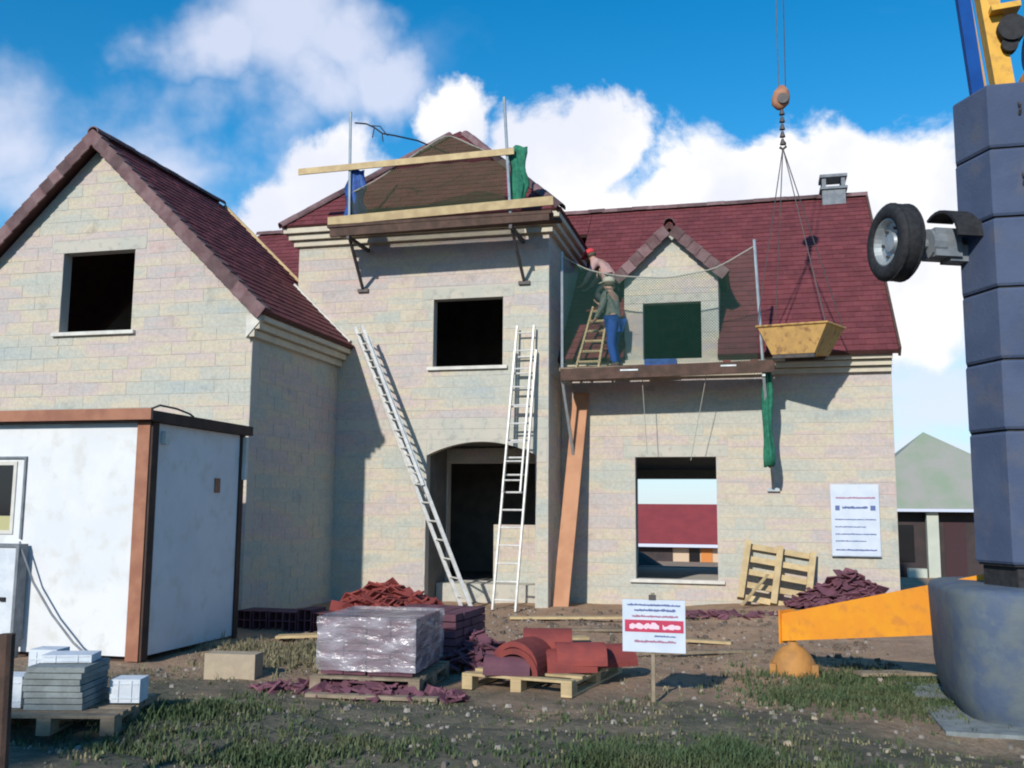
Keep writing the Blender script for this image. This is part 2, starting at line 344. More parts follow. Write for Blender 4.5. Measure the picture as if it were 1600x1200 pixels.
# ------------------------------------------------------------------ ground
def gh(x, y):
    z = 0.10*sst(-1.6, 0.4, x)*sst(12.5, 16.5, y)
    if y > 19.5: z -= 0.04*(min(y, 130)-19.5)
    near = sst(3, 7, y)*(1-sst(20, 30, y)) if -16 < x < 9 else 0.0
    a = 0.045 if y < 15.6 else 0.02
    if y < 8.8 and near: z -= 0.05*math.exp(-((y-7.55-0.12*math.sin(x*0.8))/0.16)**2) + 0.05*math.exp(-((y-6.1-0.12*math.sin(x*0.8))/0.16)**2)
    z += a*mnoise.noise(Vector((x*0.9, y*0.9, 0.3))) + 0.03*near*mnoise.noise(Vector((x*1.9, y*1.9, 7.3))) + 0.018*mnoise.noise(Vector((x*3.1, y*3.1, 4)))
    if 3.0 < y < 9 and -1.2 < x < 1.4: z += 0.06*sst(-1.2, -0.2, x)*(1-sst(0.9, 1.4, x))*(1-sst(7.2, 8.6, y))
    return z
def axis(segs):
    out = []
    for a, b, n in segs: out += [a + (b-a)*i/n for i in range(n)]
    return out + [segs[-1][1]]
gx_ = axis([(-900,-120,8),(-120,-20,20),(-20,-11,24),(-11,6,150),(6,20,24),(20,120,20),(120,900,8)])
gy_ = axis([(-200,-20,10),(-20,3,20),(3,17,150),(17,30,26),(30,140,30),(140,1500,12)])
g = MB(); nx = len(gx_)
g.v = [(x, y, gh(x, y)) for y in gy_ for x in gx_]
g.f = [(j*nx+i, j*nx+i+1, (j+1)*nx+i+1, (j+1)*nx+i) for j in range(len(gy_)-1) for i in range(nx-1)]; g.r = [0.0]*len(g.f)
def ground_mat():
    M = bpy.data.materials.new('building_site_ground'); M.use_nodes = True; t = M.node_tree; t.nodes.clear()
    out = N(t, 'ShaderNodeOutputMaterial'); p = N(t, 'ShaderNodeBsdfPrincipled'); L(t, p.outputs[0], out.inputs[0])
    p.inputs['Roughness'].default_value = 0.95; p.inputs['Specular IOR Level'].default_value = 0.1
    gp = N(t, 'ShaderNodeNewGeometry').outputs['Position']
    sp = N(t, 'ShaderNodeSeparateXYZ'); L(t, gp, sp.inputs[0])
    dirt = MIXC(t, MAPR(t, NOISE(t, gp, 1.3, 6, 0.6).outputs['Fac'], 0.35, 0.65), (0.46, 0.30, 0.195), (0.35, 0.23, 0.155))
    dirt = MIXC(t, MAPR(t, NOISE(t, gp, 9.0, 6, 0.7).outputs['Fac'], 0.52, 0.7), dirt, (0.48, 0.38, 0.28))
    dirt = MIXC(t, MAPR(t, NOISE(t, gp, 26.0, 4, 0.7).outputs['Fac'], 0.55, 0.72), dirt, (0.19, 0.14, 0.105))
    turf = MIXC(t, MAPR(t, NOISE(t, gp, 3.0, 6, 0.65).outputs['Fac'], 0.38, 0.62), (0.105, 0.105, 0.078), (0.185, 0.16, 0.12))
    turf = MIXC(t, MAPR(t, NOISE(t, gp, 20.0, 5, 0.7).outputs['Fac'], 0.50, 0.7), turf, (0.095, 0.105, 0.07))
    # worn bare earth towards the house, weeds towards the street
    yy = MATH(t, 'ADD', sp.outputs[1], MATH(t, 'MULTIPLY', MATH(t, 'SUBTRACT', NOISE(t, gp, 0.7, 5, 0.6).outputs['Fac'], 0.5), 7.0))
    f = MAPR(t, yy, 7.2, 10.2)
    L(t, MIXC(t, f, turf, dirt), p.inputs['Base Color'])
    b = N(t, 'ShaderNodeBump'); b.inputs['Strength'].default_value = 0.9; b.inputs['Distance'].default_value = 0.05
    L(t, NOISE(t, gp, 14.0, 8, 0.7).outputs['Fac'], b.inputs['Height']); L(t, b.outputs[0], p.inputs['Normal'])
    return M
M_['ground'] = ground_mat()
go = link('ground', g.mesh('ground', 'ground', (0,0,0), True)); tag(go, 'rutted earth building plot with patchy weeds', None, None, 'structure')

# ------------------------------------------------------------------ house
H = thing('house', 'unfinished concrete block house with red tiled roofs and square central tower', 'house', (-5.3, 18, 0))
HL = LOC[H]
Z = Vector((0,0,1)); X = Vector((1,0,0)); Y = Vector((0,1,0))
BL = []
def wall(name, org, u, n, poly, holes=(), bands=(), th=0.2, blocks=True, material='mortar', bl=0.5, bh=0.2):
    org = Vector(org)
    Pt = lambda a, z, d: org + u*a + Z*z + n*d
    us = sorted(set([p[0] for p in poly] + [x for h in holes for x in h[:2]])); zs = sorted(set([p[1] for p in poly] + [x for h in holes for x in h[2:]]))
    mb = MB(); front = -0.005 if blocks else 0.0
    for i in range(len(us)-1):
        for j in range(len(zs)-1):
            cu, cz = (us[i]+us[i+1])/2, (zs[j]+zs[j+1])/2
            if any(h[0] < cu < h[1] and h[2] < cz < h[3] for h in holes): continue
            c = clip([(us[i],zs[j]),(us[i+1],zs[j]),(us[i+1],zs[j+1]),(us[i],zs[j+1])], poly)
            if len(c) < 3 or area(c) < 1e-5: continue
            mb.prism([Pt(a, z, front) for a, z in c], -n*(th+front))
    w = part(name, mb, material, H)
    if blocks:
        u0, u1 = min(p[0] for p in poly), max(p[0] for p in poly); z0, z1 = min(p[1] for p in poly), max(p[1] for p in poly)
        k = 0; z = z0
        ex = list(holes) + list(bands)
        while z < z1:
            a = u0 - (bl/2 if k % 2 else 0)
            while a < u1:
                rs = [(max(a,u0), min(a+bl,u1), z, min(z+bh, z1))]
                for h in ex: rs = [q for r in rs for q in sub_rect(r, h)]
                for r in rs:
                    g2 = 0.0035
                    if r[1]-r[0] < 0.05 or r[3]-r[2] < 0.04: continue
                    rc = [(r[0]+g2, r[2]+g2), (r[1]-g2, r[2]+g2), (r[1]-g2, r[3]-g2), (r[0]+g2, r[3]-g2)]
                    c = clip(rc, poly)
                    if len(c) >= 3 and area(c) > 0.004: BL.append((w, c, org, u, n))
                a += bl
            z += bh; k += 1
    return w
def block_geom(c, u, n):
    cu = (min(p[0] for p in c)+max(p[0] for p in c))/2; cz = (min(p[1] for p in c)+max(p[1] for p in c))/2
    w = max(p[0] for p in c)-min(p[0] for p in c); h = max(p[1] for p in c)-min(p[1] for p in c)
    sx, sz = max(0.3, (w-0.007)/w), max(0.3, (h-0.007)/h)
    ring = lambda s0, s1, d: [u*((a-cu)*s0) + Z*((z-cz)*s1) + n*d for a, z in c]
    k = len(c); vs = ring(1,1,-0.02) + ring(1,1,-0.002) + ring(sx,sz,0.0)
    fs = [tuple(range(2*k, 3*k))]
    for i in range(k):
        j = (i+1) % k; fs += [(i, j, k+j, k+i), (k+i, k+j, 2*k+j, 2*k+i)]
    return vs, fs, cu, cz
TW = (-8.09, -3.40, 16.2, 20.8)
# --- left gabled wing
wl = wall('gable_wall', (0, 13.1, 0), X, -Y, [(-12.85,-0.3),(-7.25,-0.3),(-7.25,4.58),(-10.05,7.30),(-12.85,4.58)],
          [(-10.62,-9.33,4.30,5.59)], [(-10.82,-9.13,5.59,5.79)])
wall('wing_side_wall', (-7.25, 0, 0), Y, X, [(13.112,-0.3),(16.2,-0.3),(16.2,4.5),(13.112,4.5)])
wall('wing_side_wall', (-12.85, 0, 0), -Y, -X, [(-17.3,-0.3),(-13.112,-0.3),(-13.112,4.5),(-17.3,4.5)], blocks=False)
wall('wing_back_wall', (0, 16.75, 0), -X, Y, [(8.3,2.0),(12.6,2.0),(12.6,4.8),(10.05,7.25),(8.3,5.6)], blocks=False)
# --- tower
arch = (-5.55, -3.62, -0.3, 2.80)
wall('tower_front_wall', (0, 16.2, 0), X, -Y, [(-8.09,-0.3),(-3.40,-0.3),(-3.40,6.5),(-8.09,6.5)],
     [(-5.47,-4.21,4.06,5.27), arch], [(-5.67,-4.01,5.27,5.47), (-8.09,-3.40,2.98,3.17), (-5.75,-3.42,2.40,2.98)])
wall('tower_side_wall', (-3.40, 0, 0), Y, X, [(16.212,-0.3),(20.8,-0.3),(20.8,6.5),(16.212,6.5)])
wall('tower_side_wall', (-8.09, 0, 0), -Y, -X, [(-20.8,-0.3),(-16.212,-0.3),(-16.212,6.5),(-20.8,6.5)])
# --- main range
wall('front_wall', (0, 17.3, 0), X, -Y, [(-3.398,-0.3),(2.2,-0.3),(2.2,4.1),(-3.398,4.1)], [(-2.08,-0.69,0.45,2.54)], [(-2.28,-0.49,2.54,2.74)])
wall('front_wall', (0, 17.3, 0), X, -Y, [(-11.3,-0.3),(-8.1,-0.3),(-8.1,4.2),(-11.3,4.2)], blocks=False)
wall('end_gable_wall', (2.2, 0, 0), Y, X, [(17.312,-0.6),(24.3,-0.6),(24.3,4.3),(20.8,7.85),(17.312,4.3)])
wall('end_gable_wall', (-11.3, 0, 0), -Y, -X, [(-24.3,-0.6),(-17.31,-0.6),(-17.31,4.3),(-20.8,7.85),(-24.3,4.3)], blocks=False)
wall('back_wall', (0, 24.3, 0), -X, Y, [(-2.0,-0.6),(11.1,-0.6),(11.1,4.2),(-2.0,4.2)], [(0.45,2.86,0.30,2.38)], blocks=False)
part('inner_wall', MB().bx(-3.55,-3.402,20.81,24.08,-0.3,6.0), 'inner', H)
# --- dormer
wall('dormer_wall', (0, 17.29, 0), X, -Y, [(-2.25,4.11),(-0.6,4.11),(-0.6,5.78),(-1.425,6.58),(-2.25,5.78)], [(-1.92,-0.90,4.18,5.27)], [(-2.25,-0.6,5.22,5.42)], th=0.18)
for xx in (-2.25, -0.72): part('dormer_cheek', MB().bx(xx, xx+0.12, 17.475, 18.5, 4.25, 5.74), 'smooth', H)
# --- porch
wall('porch_wall', (0, 17.4, 0), X, -Y, [(-5.76,-0.3),(-3.6,-0.3),(-3.6,2.72),(-5.76,2.72)], [(-5.54,-4.66,0.33,2.45),(-4.66,-3.75,1.34,2.45)])
part('porch_cheek', MB().bx(-5.76,-5.56,16.402,17.38,-0.3,2.74), 'inner', H)  # dark material gives the cheek its shade by colour
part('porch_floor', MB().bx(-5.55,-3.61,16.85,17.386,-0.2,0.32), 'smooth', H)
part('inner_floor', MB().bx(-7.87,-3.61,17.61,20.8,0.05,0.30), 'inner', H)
# arch head over the porch: segmental soffit
ah = MB(); n_ = 16
cx = (arch[0]+arch[1])/2; hw = (arch[1]-arch[0])/2
zc = lambda x: 2.76 - 0.23*((x-cx)/hw)**2
for yy, flip in ((16.196, 0), (16.39, 1)):
    for i in range(n_):
        xa = arch[0]+2*hw*i/n_; xb = arch[0]+2*hw*(i+1)/n_
        ah.add([(xa,yy,zc(xa)),(xb,yy,zc(xb)),(xb,yy,2.801),(xa,yy,2.801)], [(0,1,2,3)], 0.5)
for i in range(n_):
    xa = arch[0]+2*hw*i/n_; xb = arch[0]+2*hw*(i+1)/n_
    ah.add([(xa,16.196,zc(xa)),(xb,16.196,zc(xb)),(xb,16.39,zc(xb)),(xa,16.39,zc(xa))], [(0,1,2,3)], 0.5)
part('arch_head', ah, 'smooth', H)
part('arch_lintel', MB().bx(-5.745,-3.425,16.197,16.21,2.803,2.977).bx(-5.745,-5.553,16.197,16.21,2.405,2.80).bx(-3.617,-3.425,16.197,16.21,2.405,2.80), 'smooth', H)
part('ring_beam', MB().bx(-8.085,-3.405,16.199,16.21,2.983,3.160), 'smooth', H)
for (x0,x1,z0,z1,yy) in [(-10.815,-9.135,5.593,5.785,13.1),(-5.665,-4.015,5.273,5.465,16.2),(-2.275,-0.495,2.543,2.735,17.3),(-2.245,-0.605,5.275,5.415,17.29)]:
    part('lintel', MB().bx(x0,x1,yy-0.002,yy+0.01,z0,z1), 'smooth', H)
for (x0,x1,z0,yy) in [(-10.72,-9.25,4.25,13.1),(-5.56,-4.12,4.01,16.2),(-2.18,-0.58,0.39,17.3)]:
    part('window_sill', MB().bx(x0,x1,yy-0.06,yy+0.19,z0,z0+0.055), 'white', H)
# cornices: stepped mouldings
def cornice(x0, x1, y, z0, z1, out, ends=(0,0)):
    mb = MB(); k = 3
    for i in range(k):
        o = out*(i+1)/k
        mb.bx(x0-ends[0]*o, x1+ends[1]*o, y-o, y-0.002, z0+(z1-z0)*i/k, z0+(z1-z0)*(i+1)/k-0.012)
    return part('cornice', mb, 'cornice', H)
def cornice_side(x, y0, y1, z0, z1, out, s):
    mb = MB(); k = 3
    for i in range(k):
        o = out*(i+1)/k; a, b = sorted((x+0.002*s, x+o*s))
        mb.bx(a, b, y0, y1, z0+(z1-z0)*i/k, z0+(z1-z0)*(i+1)/k-0.012)
    return part('cornice', mb, 'cornice', H)
cornice(-8.09,-3.40,16.2,6.36,6.69,0.22,(1,1)); cornice_side(-3.40,16.203,21.0,6.36,6.69,0.22,1); cornice_side(-8.09,16.203,21.0,6.36,6.69,0.22,-1)
cornice(-3.39,2.2,17.3,3.94,4.24,0.24,(0,0)); cornice_side(-7.25,13.0,16.19,4.12,4.46,0.24,1)
kn = MB(); kn.prism([(-7.30,12.98,4.10),(-6.99,12.98,4.44),(-7.30,12.98,4.44)], (0,0.115,0)); part('kneeler', kn, 'white', H)
# slabs that darken the rooms
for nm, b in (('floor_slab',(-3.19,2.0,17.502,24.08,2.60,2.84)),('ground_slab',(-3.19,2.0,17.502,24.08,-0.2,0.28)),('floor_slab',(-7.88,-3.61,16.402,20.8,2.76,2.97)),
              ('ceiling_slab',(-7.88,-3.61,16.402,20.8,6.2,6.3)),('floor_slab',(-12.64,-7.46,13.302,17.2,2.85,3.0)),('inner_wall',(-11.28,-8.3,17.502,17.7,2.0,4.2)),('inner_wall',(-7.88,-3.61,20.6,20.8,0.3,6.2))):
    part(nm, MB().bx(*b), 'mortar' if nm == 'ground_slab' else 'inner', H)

# --- roofs
def slope(name, P0, u, v, poly, gauge=0.165, width=0.21, tiles=True, material='tile'):
    P0 = Vector(P0); u = Vector(u).normalized(); v = Vector(v).normalized(); n = u.cross(v)
    d = MB(); d.prism([P0+u*a+v*b for a, b in poly], -n*0.07)
    rf = part(name, d, 'deck', H)
    if not tiles: return rf
    mb = MB(); v1 = max(p[1] for p in poly); u0 = min(p[0] for p in poly); u1 = max(p[0] for p in poly)
    k = 0; b = 0.0
    while b < v1:
        a = u0 - (width/2 if k % 2 else 0)
        while a < u1:
            c = clip([(a+0.002,b),(a+width-0.002,b),(a+width-0.002,b+gauge),(a+0.002,b+gauge)], poly)
            a += width
            if len(c) < 3 or area(c) < 0.001: continue
            j = random.uniform(-0.004, 0.004); jt = random.uniform(-0.03, 0.03)
            top = [P0+u*p+v*q+n*(0.020-0.014*(q-b)/gauge+j*0.6+jt*0.5*(p-a)) for p, q in c]; bot = [P0+u*p+v*q+n*0.001 for p, q in c]
            m_ = len(c); mb.add(bot+top, [tuple(range(m_, 2*m_))] + [(i, (i+1) % m_, m_+(i+1) % m_, m_+i) for i in range(m_)])
        b += gauge; k += 1
    part('roof_tiles', mb, material, rf, kind='stuff')
    return rf
def rot_from(x, z):
    x = Vector(x).normalized(); z = Vector(z); y = z.cross(x).normalized(); z = x.cross(y)
    return Matrix((x, y, z)).transposed()
def shell(name, r, l, material, th=0.016, n=10, arc=math.pi):
    mb = MB(); vs = []
    for x in (0, l):
        for rr in (r, r-th):
            for i in range(n+1):
                a = (math.pi-arc)/2 + arc*i/n; vs.append((x, rr*math.cos(a), rr*math.sin(a)))
    k = n+1; q = lambda e, s, i: (e*2+s)*k+i; fs = []
    for i in range(n):
        fs += [(q(0,0,i),q(1,0,i),q(1,0,i+1),q(0,0,i+1)), (q(0,1,i),q(0,1,i+1),q(1,1,i+1),q(1,1,i)), (q(0,0,i),q(0,0,i+1),q(0,1,i+1),q(0,1,i)), (q(1,0,i),q(1,1,i),q(1,1,i+1),q(1,0,i+1))]
    fs += [(q(0,0,0),q(0,1,0),q(1,1,0),q(1,0,0)), (q(0,0,n),q(1,0,n),q(1,1,n),q(0,1,n))]
    mb.add(vs, fs, 0.0); return mb.mesh(name, material, (0,0,0), False)
RT = shell('ridge_tile', 0.10, 0.36, 'ridge')
def put(name, me, parent, loc, rot):
    o = link(name, me, parent, Vector(loc)-LOC[parent]); o.rotation_euler = rot.to_euler(); return o
def ridge_line(a, b, parent, step=0.32, me=None):
    a, b = Vector(a), Vector(b); d = (b-a); n = max(1, int(d.length/step)); d.normalize()
    for i in range(n):
        r = rot_from(d + Vector((0,0,random.uniform(-.01,.02))), Z)
        put('ridge_tile', me or RT, parent, a + d*(step*i) + Vector((0,0,random.uniform(-.006,.006)-0.035)), r)
vm = MB().box((0.11,0.06,0.030),(0.225,0.17,0.026)).box((0.11,-0.035,-0.06),(0.225,0.03,0.20))
VT = vm.mesh('verge_tile', 'ridge')
VT2 = MB().box((0.11,-0.06,0.030),(0.225,0.17,0.026)).box((0.11,0.035,-0.06),(0.225,0.03,0.20)).mesh('verge_tile', 'ridge')
def verge(a, b, parent, n, step=0.205, flip=False):
    a, b = Vector(a), Vector(b); d = (b-a); k = int(d.length/step); d.normalize()
    for i in range(k):
        x = d.copy(); r = rot_from(x, n)
        tilt = Matrix.Rotation(R_(5), 3, 'Y')
        put('verge_tile', VT2, parent, a + d*(step*i) + Vector(n).normalized()*0.022, r @ tilt)
# left wing roof (ridge along depth)
c_, s_ = 3.1, 3.0; SLL = math.hypot(c_, s_)
xr = -10.05; zr = 7.47; xe = -6.95; zee = 4.47
vs_ = SLL*( -8.09+6.95 )/-3.1
r1 = slope('wing_roof', (xe,12.9,zee), (0,1,0), (-c_,0,s_), [(0,0),(3.29,0),(3.29,vs_),(0,vs_)])
r2 = slope('wing_roof', Vector((xe,12.9,zee))+Vector((-c_,0,s_)).normalized()*vs_, (0,1,0), (-c_,0,s_), [(0,0),(3.85,0),(3.85,SLL-vs_),(0,SLL-vs_)])
r3 = slope('wing_roof', (-13.15,16.75,zee), (0,-1,0), (c_,0,s_), [(0,0),(3.85,0),(3.85,SLL),(0,SLL)])
ridge_line((xr,12.86,zr+0.03), (xr,16.75,zr+0.03), r2)
verge((-6.97,12.9,zee), (xr-0.02,12.9,zr), r1, (s_,0,c_))
for i in range(21):   # far verge of the left slope, mirrored
    d = Vector((c_,0,s_)).normalized(); p = Vector((-13.15,12.9,zee))+d*(0.205*i)
    nrm_ = Vector((-s_,0,c_)).normalized(); rr = Matrix((d, Y, nrm_)).transposed()
    o = put('verge_tile', VT, r3, p+nrm_*0.012, rr @ Matrix.Rotation(R_(5), 3, 'Y')); 
# pale mortar fillet where the wing roof meets the tower
fl = MB(); fl.beam((-8.15,16.17,5.66),(-7.02,16.17,4.57),0.06,0.05); part('roof_flashing', fl, 'white', r1)
fl = MB(); fl.beam((-10.0,16.76,7.46),(-8.2,16.76,5.72),0.05,0.06); part('roof_flashing', fl, 'timber', r2)
# main roof
ze, zt, ye, yt = 4.25, 8.07, 16.95, 20.8
vv = (0, yt-ye, zt-ze); VL = math.hypot(yt-ye, zt-ze); kv = VL/(yt-ye)
slope('main_roof', (-11.46,ye,ze), X, vv, [(0,0.0),(3.35,0.0),(3.35,VL),(0,VL)])
slope('main_roof', (-3.39,ye,ze), X, vv, [(0,0),(1.16,0),(1.16,VL),(0,VL)])
mr = slope('main_roof', (-0.62,ye,ze), X, vv, [(0,0),(2.90,0),(2.90,VL),(0,VL)])
slope('main_roof', (-2.23,ye,ze), X, vv, [(0,1.5*kv),(1.61,1.5*kv),(1.61,VL),(0,VL)])
slope('main_roof', (-8.10,ye,ze), X, vv, [(0,3.2*kv),(4.70,3.2*kv),(4.70,VL),(0,VL)])
slope('main_roof', (2.28,24.65,ze), -X, (0,-(yt-ye),zt-ze), [(0,0),(13.74,0),(13.74,VL),(0,VL)])
ridge_line((-11.48,yt,zt+0.03),(2.32,yt,zt+0.03), mr)
vb = MB(); vb.beam((2.30,ye,ze-0.03),(2.30,yt,zt-0.03),0.04,0.17); part('verge_board', vb, 'darktimber', mr)
# tower roof
ex0, ex1, ey0, ey1, ez = -8.34, -3.15, 15.95, 21.05, 6.70; ap = Vector((-5.745, 18.5, 9.28))
hw_ = (ex1-ex0)/2; hd = (ey1-ey0)/2; rise = ap.z-ez
tr_ = slope('tower_roof', (ex0,ey0,ez), X, (0,hd,rise), [(0,0),(2*hw_,0),(hw_,math.hypot(hd,rise))])
slope('tower_roof', (ex1,ey0,ez), Y, (-hw_,0,rise), [(0,0),(2*hd,0),(hd,math.hypot(hw_,rise))])
slope('tower_roof', (ex1,ey1,ez), -X, (0,-hd,rise), [(0,0),(2*hw_,0),(hw_,math.hypot(hd,rise))])
slope('tower_roof', (ex0,ey1,ez), -Y, (hw_,0,rise), [(0,0),(2*hd,0),(hd,math.hypot(hw_,rise))])
for c in ((ex0,ey0),(ex1,ey0),(ex1,ey1),(ex0,ey1)): ridge_line((c[0],c[1],ez+0.02), ap+Vector((0,0,0.03)), tr_)
# dormer roof
c45 = (1,0,0.97); dl = math.hypot(1,0.97)
d1 = slope('dormer_roof', (-0.425,17.15,5.72), Y, (-1,0,0.97), [(0,0),(1.29,0),(2.27,dl),(0,dl)])
d2 = slope('dormer_roof', (-2.425,18.44,5.72), -Y, (1,0,0.97), [(0,0),(1.29,0),(1.29,dl),(-0.98,dl)])
ridge_line((-1.425,17.12,6.71),(-1.425,19.35,6.71), d1)
verge((-0.44,17.15,5.72),(-1.44,17.15,6.69), d1, (0.97,0,1))
for i in range(6):
    d = Vector((1,0,0.97)).normalized(); n2 = Vector((-0.97,0,1)).normalized(); p = Vector((-2.41,17.15,5.73))+d*(0.205*i)
    put('verge_tile', VT, d2, p+n2*0.012, Matrix((d, Y, n2)).transposed() @ Matrix.Rotation(R_(5), 3, 'Y'))
# chimney on the ridge
ch = part('chimney', MB().bx(1.42,1.88,20.58,21.02,7.6,8.20).bx(1.38,1.92,20.54,21.06,8.20,8.25), 'grey', mr)
LOC[ch] = HL
part('chimney_cap', MB().bx(1.38,1.92,20.54,21.06,8.45,8.51).bx(1.42,1.50,20.58,20.66,8.25,8.45).bx(1.80,1.88,20.58,20.66,8.25,8.45).bx(1.42,1.50,20.94,21.02,8.25,8.45).bx(1.80,1.88,20.94,21.02,8.25,8.45), 'grey', mr)
# --- blocks: the 300 that show largest as single pieces, the rest one mesh per wall
rank = []
for i, (w, c, org, u, n) in enumerate(BL):
    cu = sum(p[0] for p in c)/len(c); cz = sum(p[1] for p in c)/len(c); p = org+u*cu+Z*cz
    vdir = (CAM-p); px, py, dz = proj(p); s = area(c)*max(0, vdir.normalized().dot(n))/vdir.length**2
    if not (5 < px < 1595 and 5 < py < 1195) or (px < 385 and py > 640) or (py > 905 and px < 780) or w.name.startswith('porch'): s = 0
    if w.name.startswith('tower_side') and (n.x < 0 or p.y > 17.3): s = 0
    rank.append((s, i))
best = set(i for s, i in sorted(rank, reverse=True)[:300])
shared = {}; rest = {}
for i, (w, c, org, u, n) in enumerate(BL):
    vs, fs, cu, cz = block_geom(c, u, n)
    ctr = org+u*cu+Z*cz+n*random.uniform(-0.002, 0.002)
    if i in best:
        key = (tuple(u), tuple(n), tuple((round(a-cu, 3), round(z-cz, 3)) for a, z in c))
        if key not in shared:
            mb = MB(); mb.add(vs, fs, 0.0); shared[key] = mb.mesh('concrete_block', 'block')
        link('concrete_block', shared[key], w, ctr-HL)
    else:
        mb = rest.setdefault(w, MB()); mb.add([v+ctr for v in vs], fs)
for w, mb in rest.items(): part('concrete_blocks', mb, 'block', w, kind='stuff')
# ------------------------------------------------------------------ scaffolds on the house
def curve_z(pts, x):
    for (xa, za), (xb, zb) in zip(pts, pts[1:]):
        if xa <= x <= xb: return za + (zb-za)*(x-xa)/(xb-xa)
    return pts[-1][1]
def smooth_pts(pts, n=24):
    x0, x1 = pts[0][0], pts[-1][0]
    xs = [x0+(x1-x0)*i/n for i in range(n+1)]; zs = [curve_z(pts, x) for x in xs]
    for _ in range(2): zs = [zs[0]] + [(zs[i-1]+2*zs[i]+zs[i+1])/4 for i in range(1, n)] + [zs[-1]]
    return list(zip(xs, zs))
def net(name, label, top, zb, y, matn, sag=0.05):
    pts = smooth_pts(top, 26); mb = MB(); rows = 8
    for i, (x, zt_) in enumerate(pts):
        for j in range(rows+1):
            z = zb + (zt_-zb)*j/rows
            mb.v.append((x, y - sag*math.sin(math.pi*i/26)*math.sin(math.pi*j/rows) + 0.02*math.sin(i*1.3+j), z))
    k = rows+1
    for i in range(26):
        for j in range(rows): mb.f.append((i*k+j, (i+1)*k+j, (i+1)*k+j+1, i*k+j+1)); mb.r.append(0.5)
    o = solo(name, mb, matn, label, 'net', (pts[0][0], y, zb))
    part('top_rope', MB().tube([(x, y+0.0, z) for x, z in pts], 0.012, 5), 'rope', o)
    return o
S1 = thing('console_scaffold', 'timber scaffold platform with two tall posts below the tower roof', 'scaffold', (-5.2, 15.6, 6.3))
for k, (yy, x0, x1) in enumerate(((15.32,-7.10,-3.16),(15.53,-7.02,-3.2),(15.74,-7.12,-3.1))): part('platform_plank', MB().bx(x0, x1, yy-0.1, yy+0.1, 6.40, 6.45), 'darktimber', S1)
part('toe_board', MB().beam((-7.09,15.235,6.51),(-3.13,15.235,6.61),0.03,0.15), 'timber', S1)
part('edge_beam', MB().beam((-7.05,15.26,6.31),(-3.2,15.26,6.36),0.06,0.14), 'darktimber', S1)
for xb, xt, xw in ((-6.72,-6.76,-6.80),(-3.85,-3.99,-3.83)):
    part('post', MB().tube([(xb,15.3,6.2),(xt,15.3,8.48)], 0.026, 8), 'steel', S1)
    part('bracket', MB().beam((xb,15.24,6.22),(xb,16.19,6.22),0.05,0.06).beam((xb,15.3,6.25),(xw,16.15,5.53),0.045,0.045).bx(xw-0.10,xw+0.10,16.15,16.195,5.46,5.52), 'rust', S1)
part('handrail', MB().beam((-7.69,15.26,7.45),(-3.80,15.26,7.51),0.03,0.11), 'timber', S1)
net('safety_net', 'green safety net stretched between the posts in front of the tower roof', [(-6.74,7.02),(-6.3,7.2),(-5.7,7.55),(-5.0,7.95),(-4.4,7.62),(-3.97,7.40)], 6.55, 15.34, 'net')
dr = MB().tube([(-6.7,15.36,8.30),(-6.5,15.4,8.28),(-6.35,15.4,8.20),(-6.2,15.4,8.08),(-6.0,15.5,8.06),(-5.7,15.8,8.06),(-5.3,16.6,8.05)], 0.014, 6)
dr.tube([(-6.35,15.4,8.20),(-6.38,15.4,8.02)],0.010,5).tube([(-6.2,15.4,8.08),(-6.18,15.4,7.93)],0.010,5).tube([(-6.42,15.4,8.24),(-6.25,15.42,8.22),(-6.1,15.4,8.03)],0.010,5)
solo('dark_rope', dr, 'drope', 'dark frayed rope drooping from the left post towards the tower roof', 'rope')
def bunch(name, label, x0, x1, z0, z1, y, matn, cat, seed):
    rnd = random.Random(seed); mb = MB(); n = 36; rows = 12; rings = []
    for j in range(rows+1):
        z = z0+(z1-z0)*j/rows; w = (x1-x0)/2*(0.85+0.15*math.sin(j*0.9+seed)); cx_ = (x0+x1)/2+0.012*math.sin(j*0.7+seed)
        rings.append([Vector((cx_+w*math.cos(a)*(1+0.26*math.sin(6*a+j*0.35)), y+0.07*math.sin(a)*(1+0.35*math.cos(5*a+j*0.3)), z+0.03*math.sin(3*a))) for a in [2*math.pi*k/n for k in range(n)]])
    mb.loft(rings); return solo(name, mb, matn, label, cat, smooth=True)
bunch('tarpaulin', 'blue tarpaulin bundled around the left post of the tower scaffold', -6.85,-6.50,6.62,7.44,15.42,'blue','tarpaulin',1)
bunch('net_bundle', 'gathered green netting hanging at the right post of the tower scaffold', -3.92,-3.62,6.62,7.62,15.42,'green','net',4)
S2 = thing('console_scaffold', 'dark timber scaffold platform below the dormer window', 'scaffold', (-1.5, 16.7, 3.8))
for yy in (16.45,16.68,16.91): part('platform_plank', MB().bx(-3.25, 0.32, yy-0.11, yy+0.11, 3.96, 4.02), 'oldtimber', S2)
part('edge_beam', MB().beam((-3.22,16.33,3.89),(0.30,16.33,3.95),0.05,0.20), 'darktimber', S2)
part('edge_clip', MB().bx(-2.2,-1.9,16.298,16.303,3.93,3.955).bx(-0.55,-0.3,16.298,16.303,3.96,3.985), 'steel', S2)
for xb, xt, zt_ in ((-3.20,-3.21,6.05),(0.13,0.03,6.08)):
    part('post', MB().tube([(xb,16.38,3.8),(xt,16.38,zt_)], 0.026, 8), 'steel', S2)
    part('bracket', MB().beam((xb,16.35,3.82),(xb,17.28,3.82),0.05,0.06).beam((xb,16.4,3.8),(xb+0.12,17.24,2.02),0.045,0.045).bx(xb+0.02,xb+0.22,17.24,17.285,1.95,2.01), 'steel', S2)
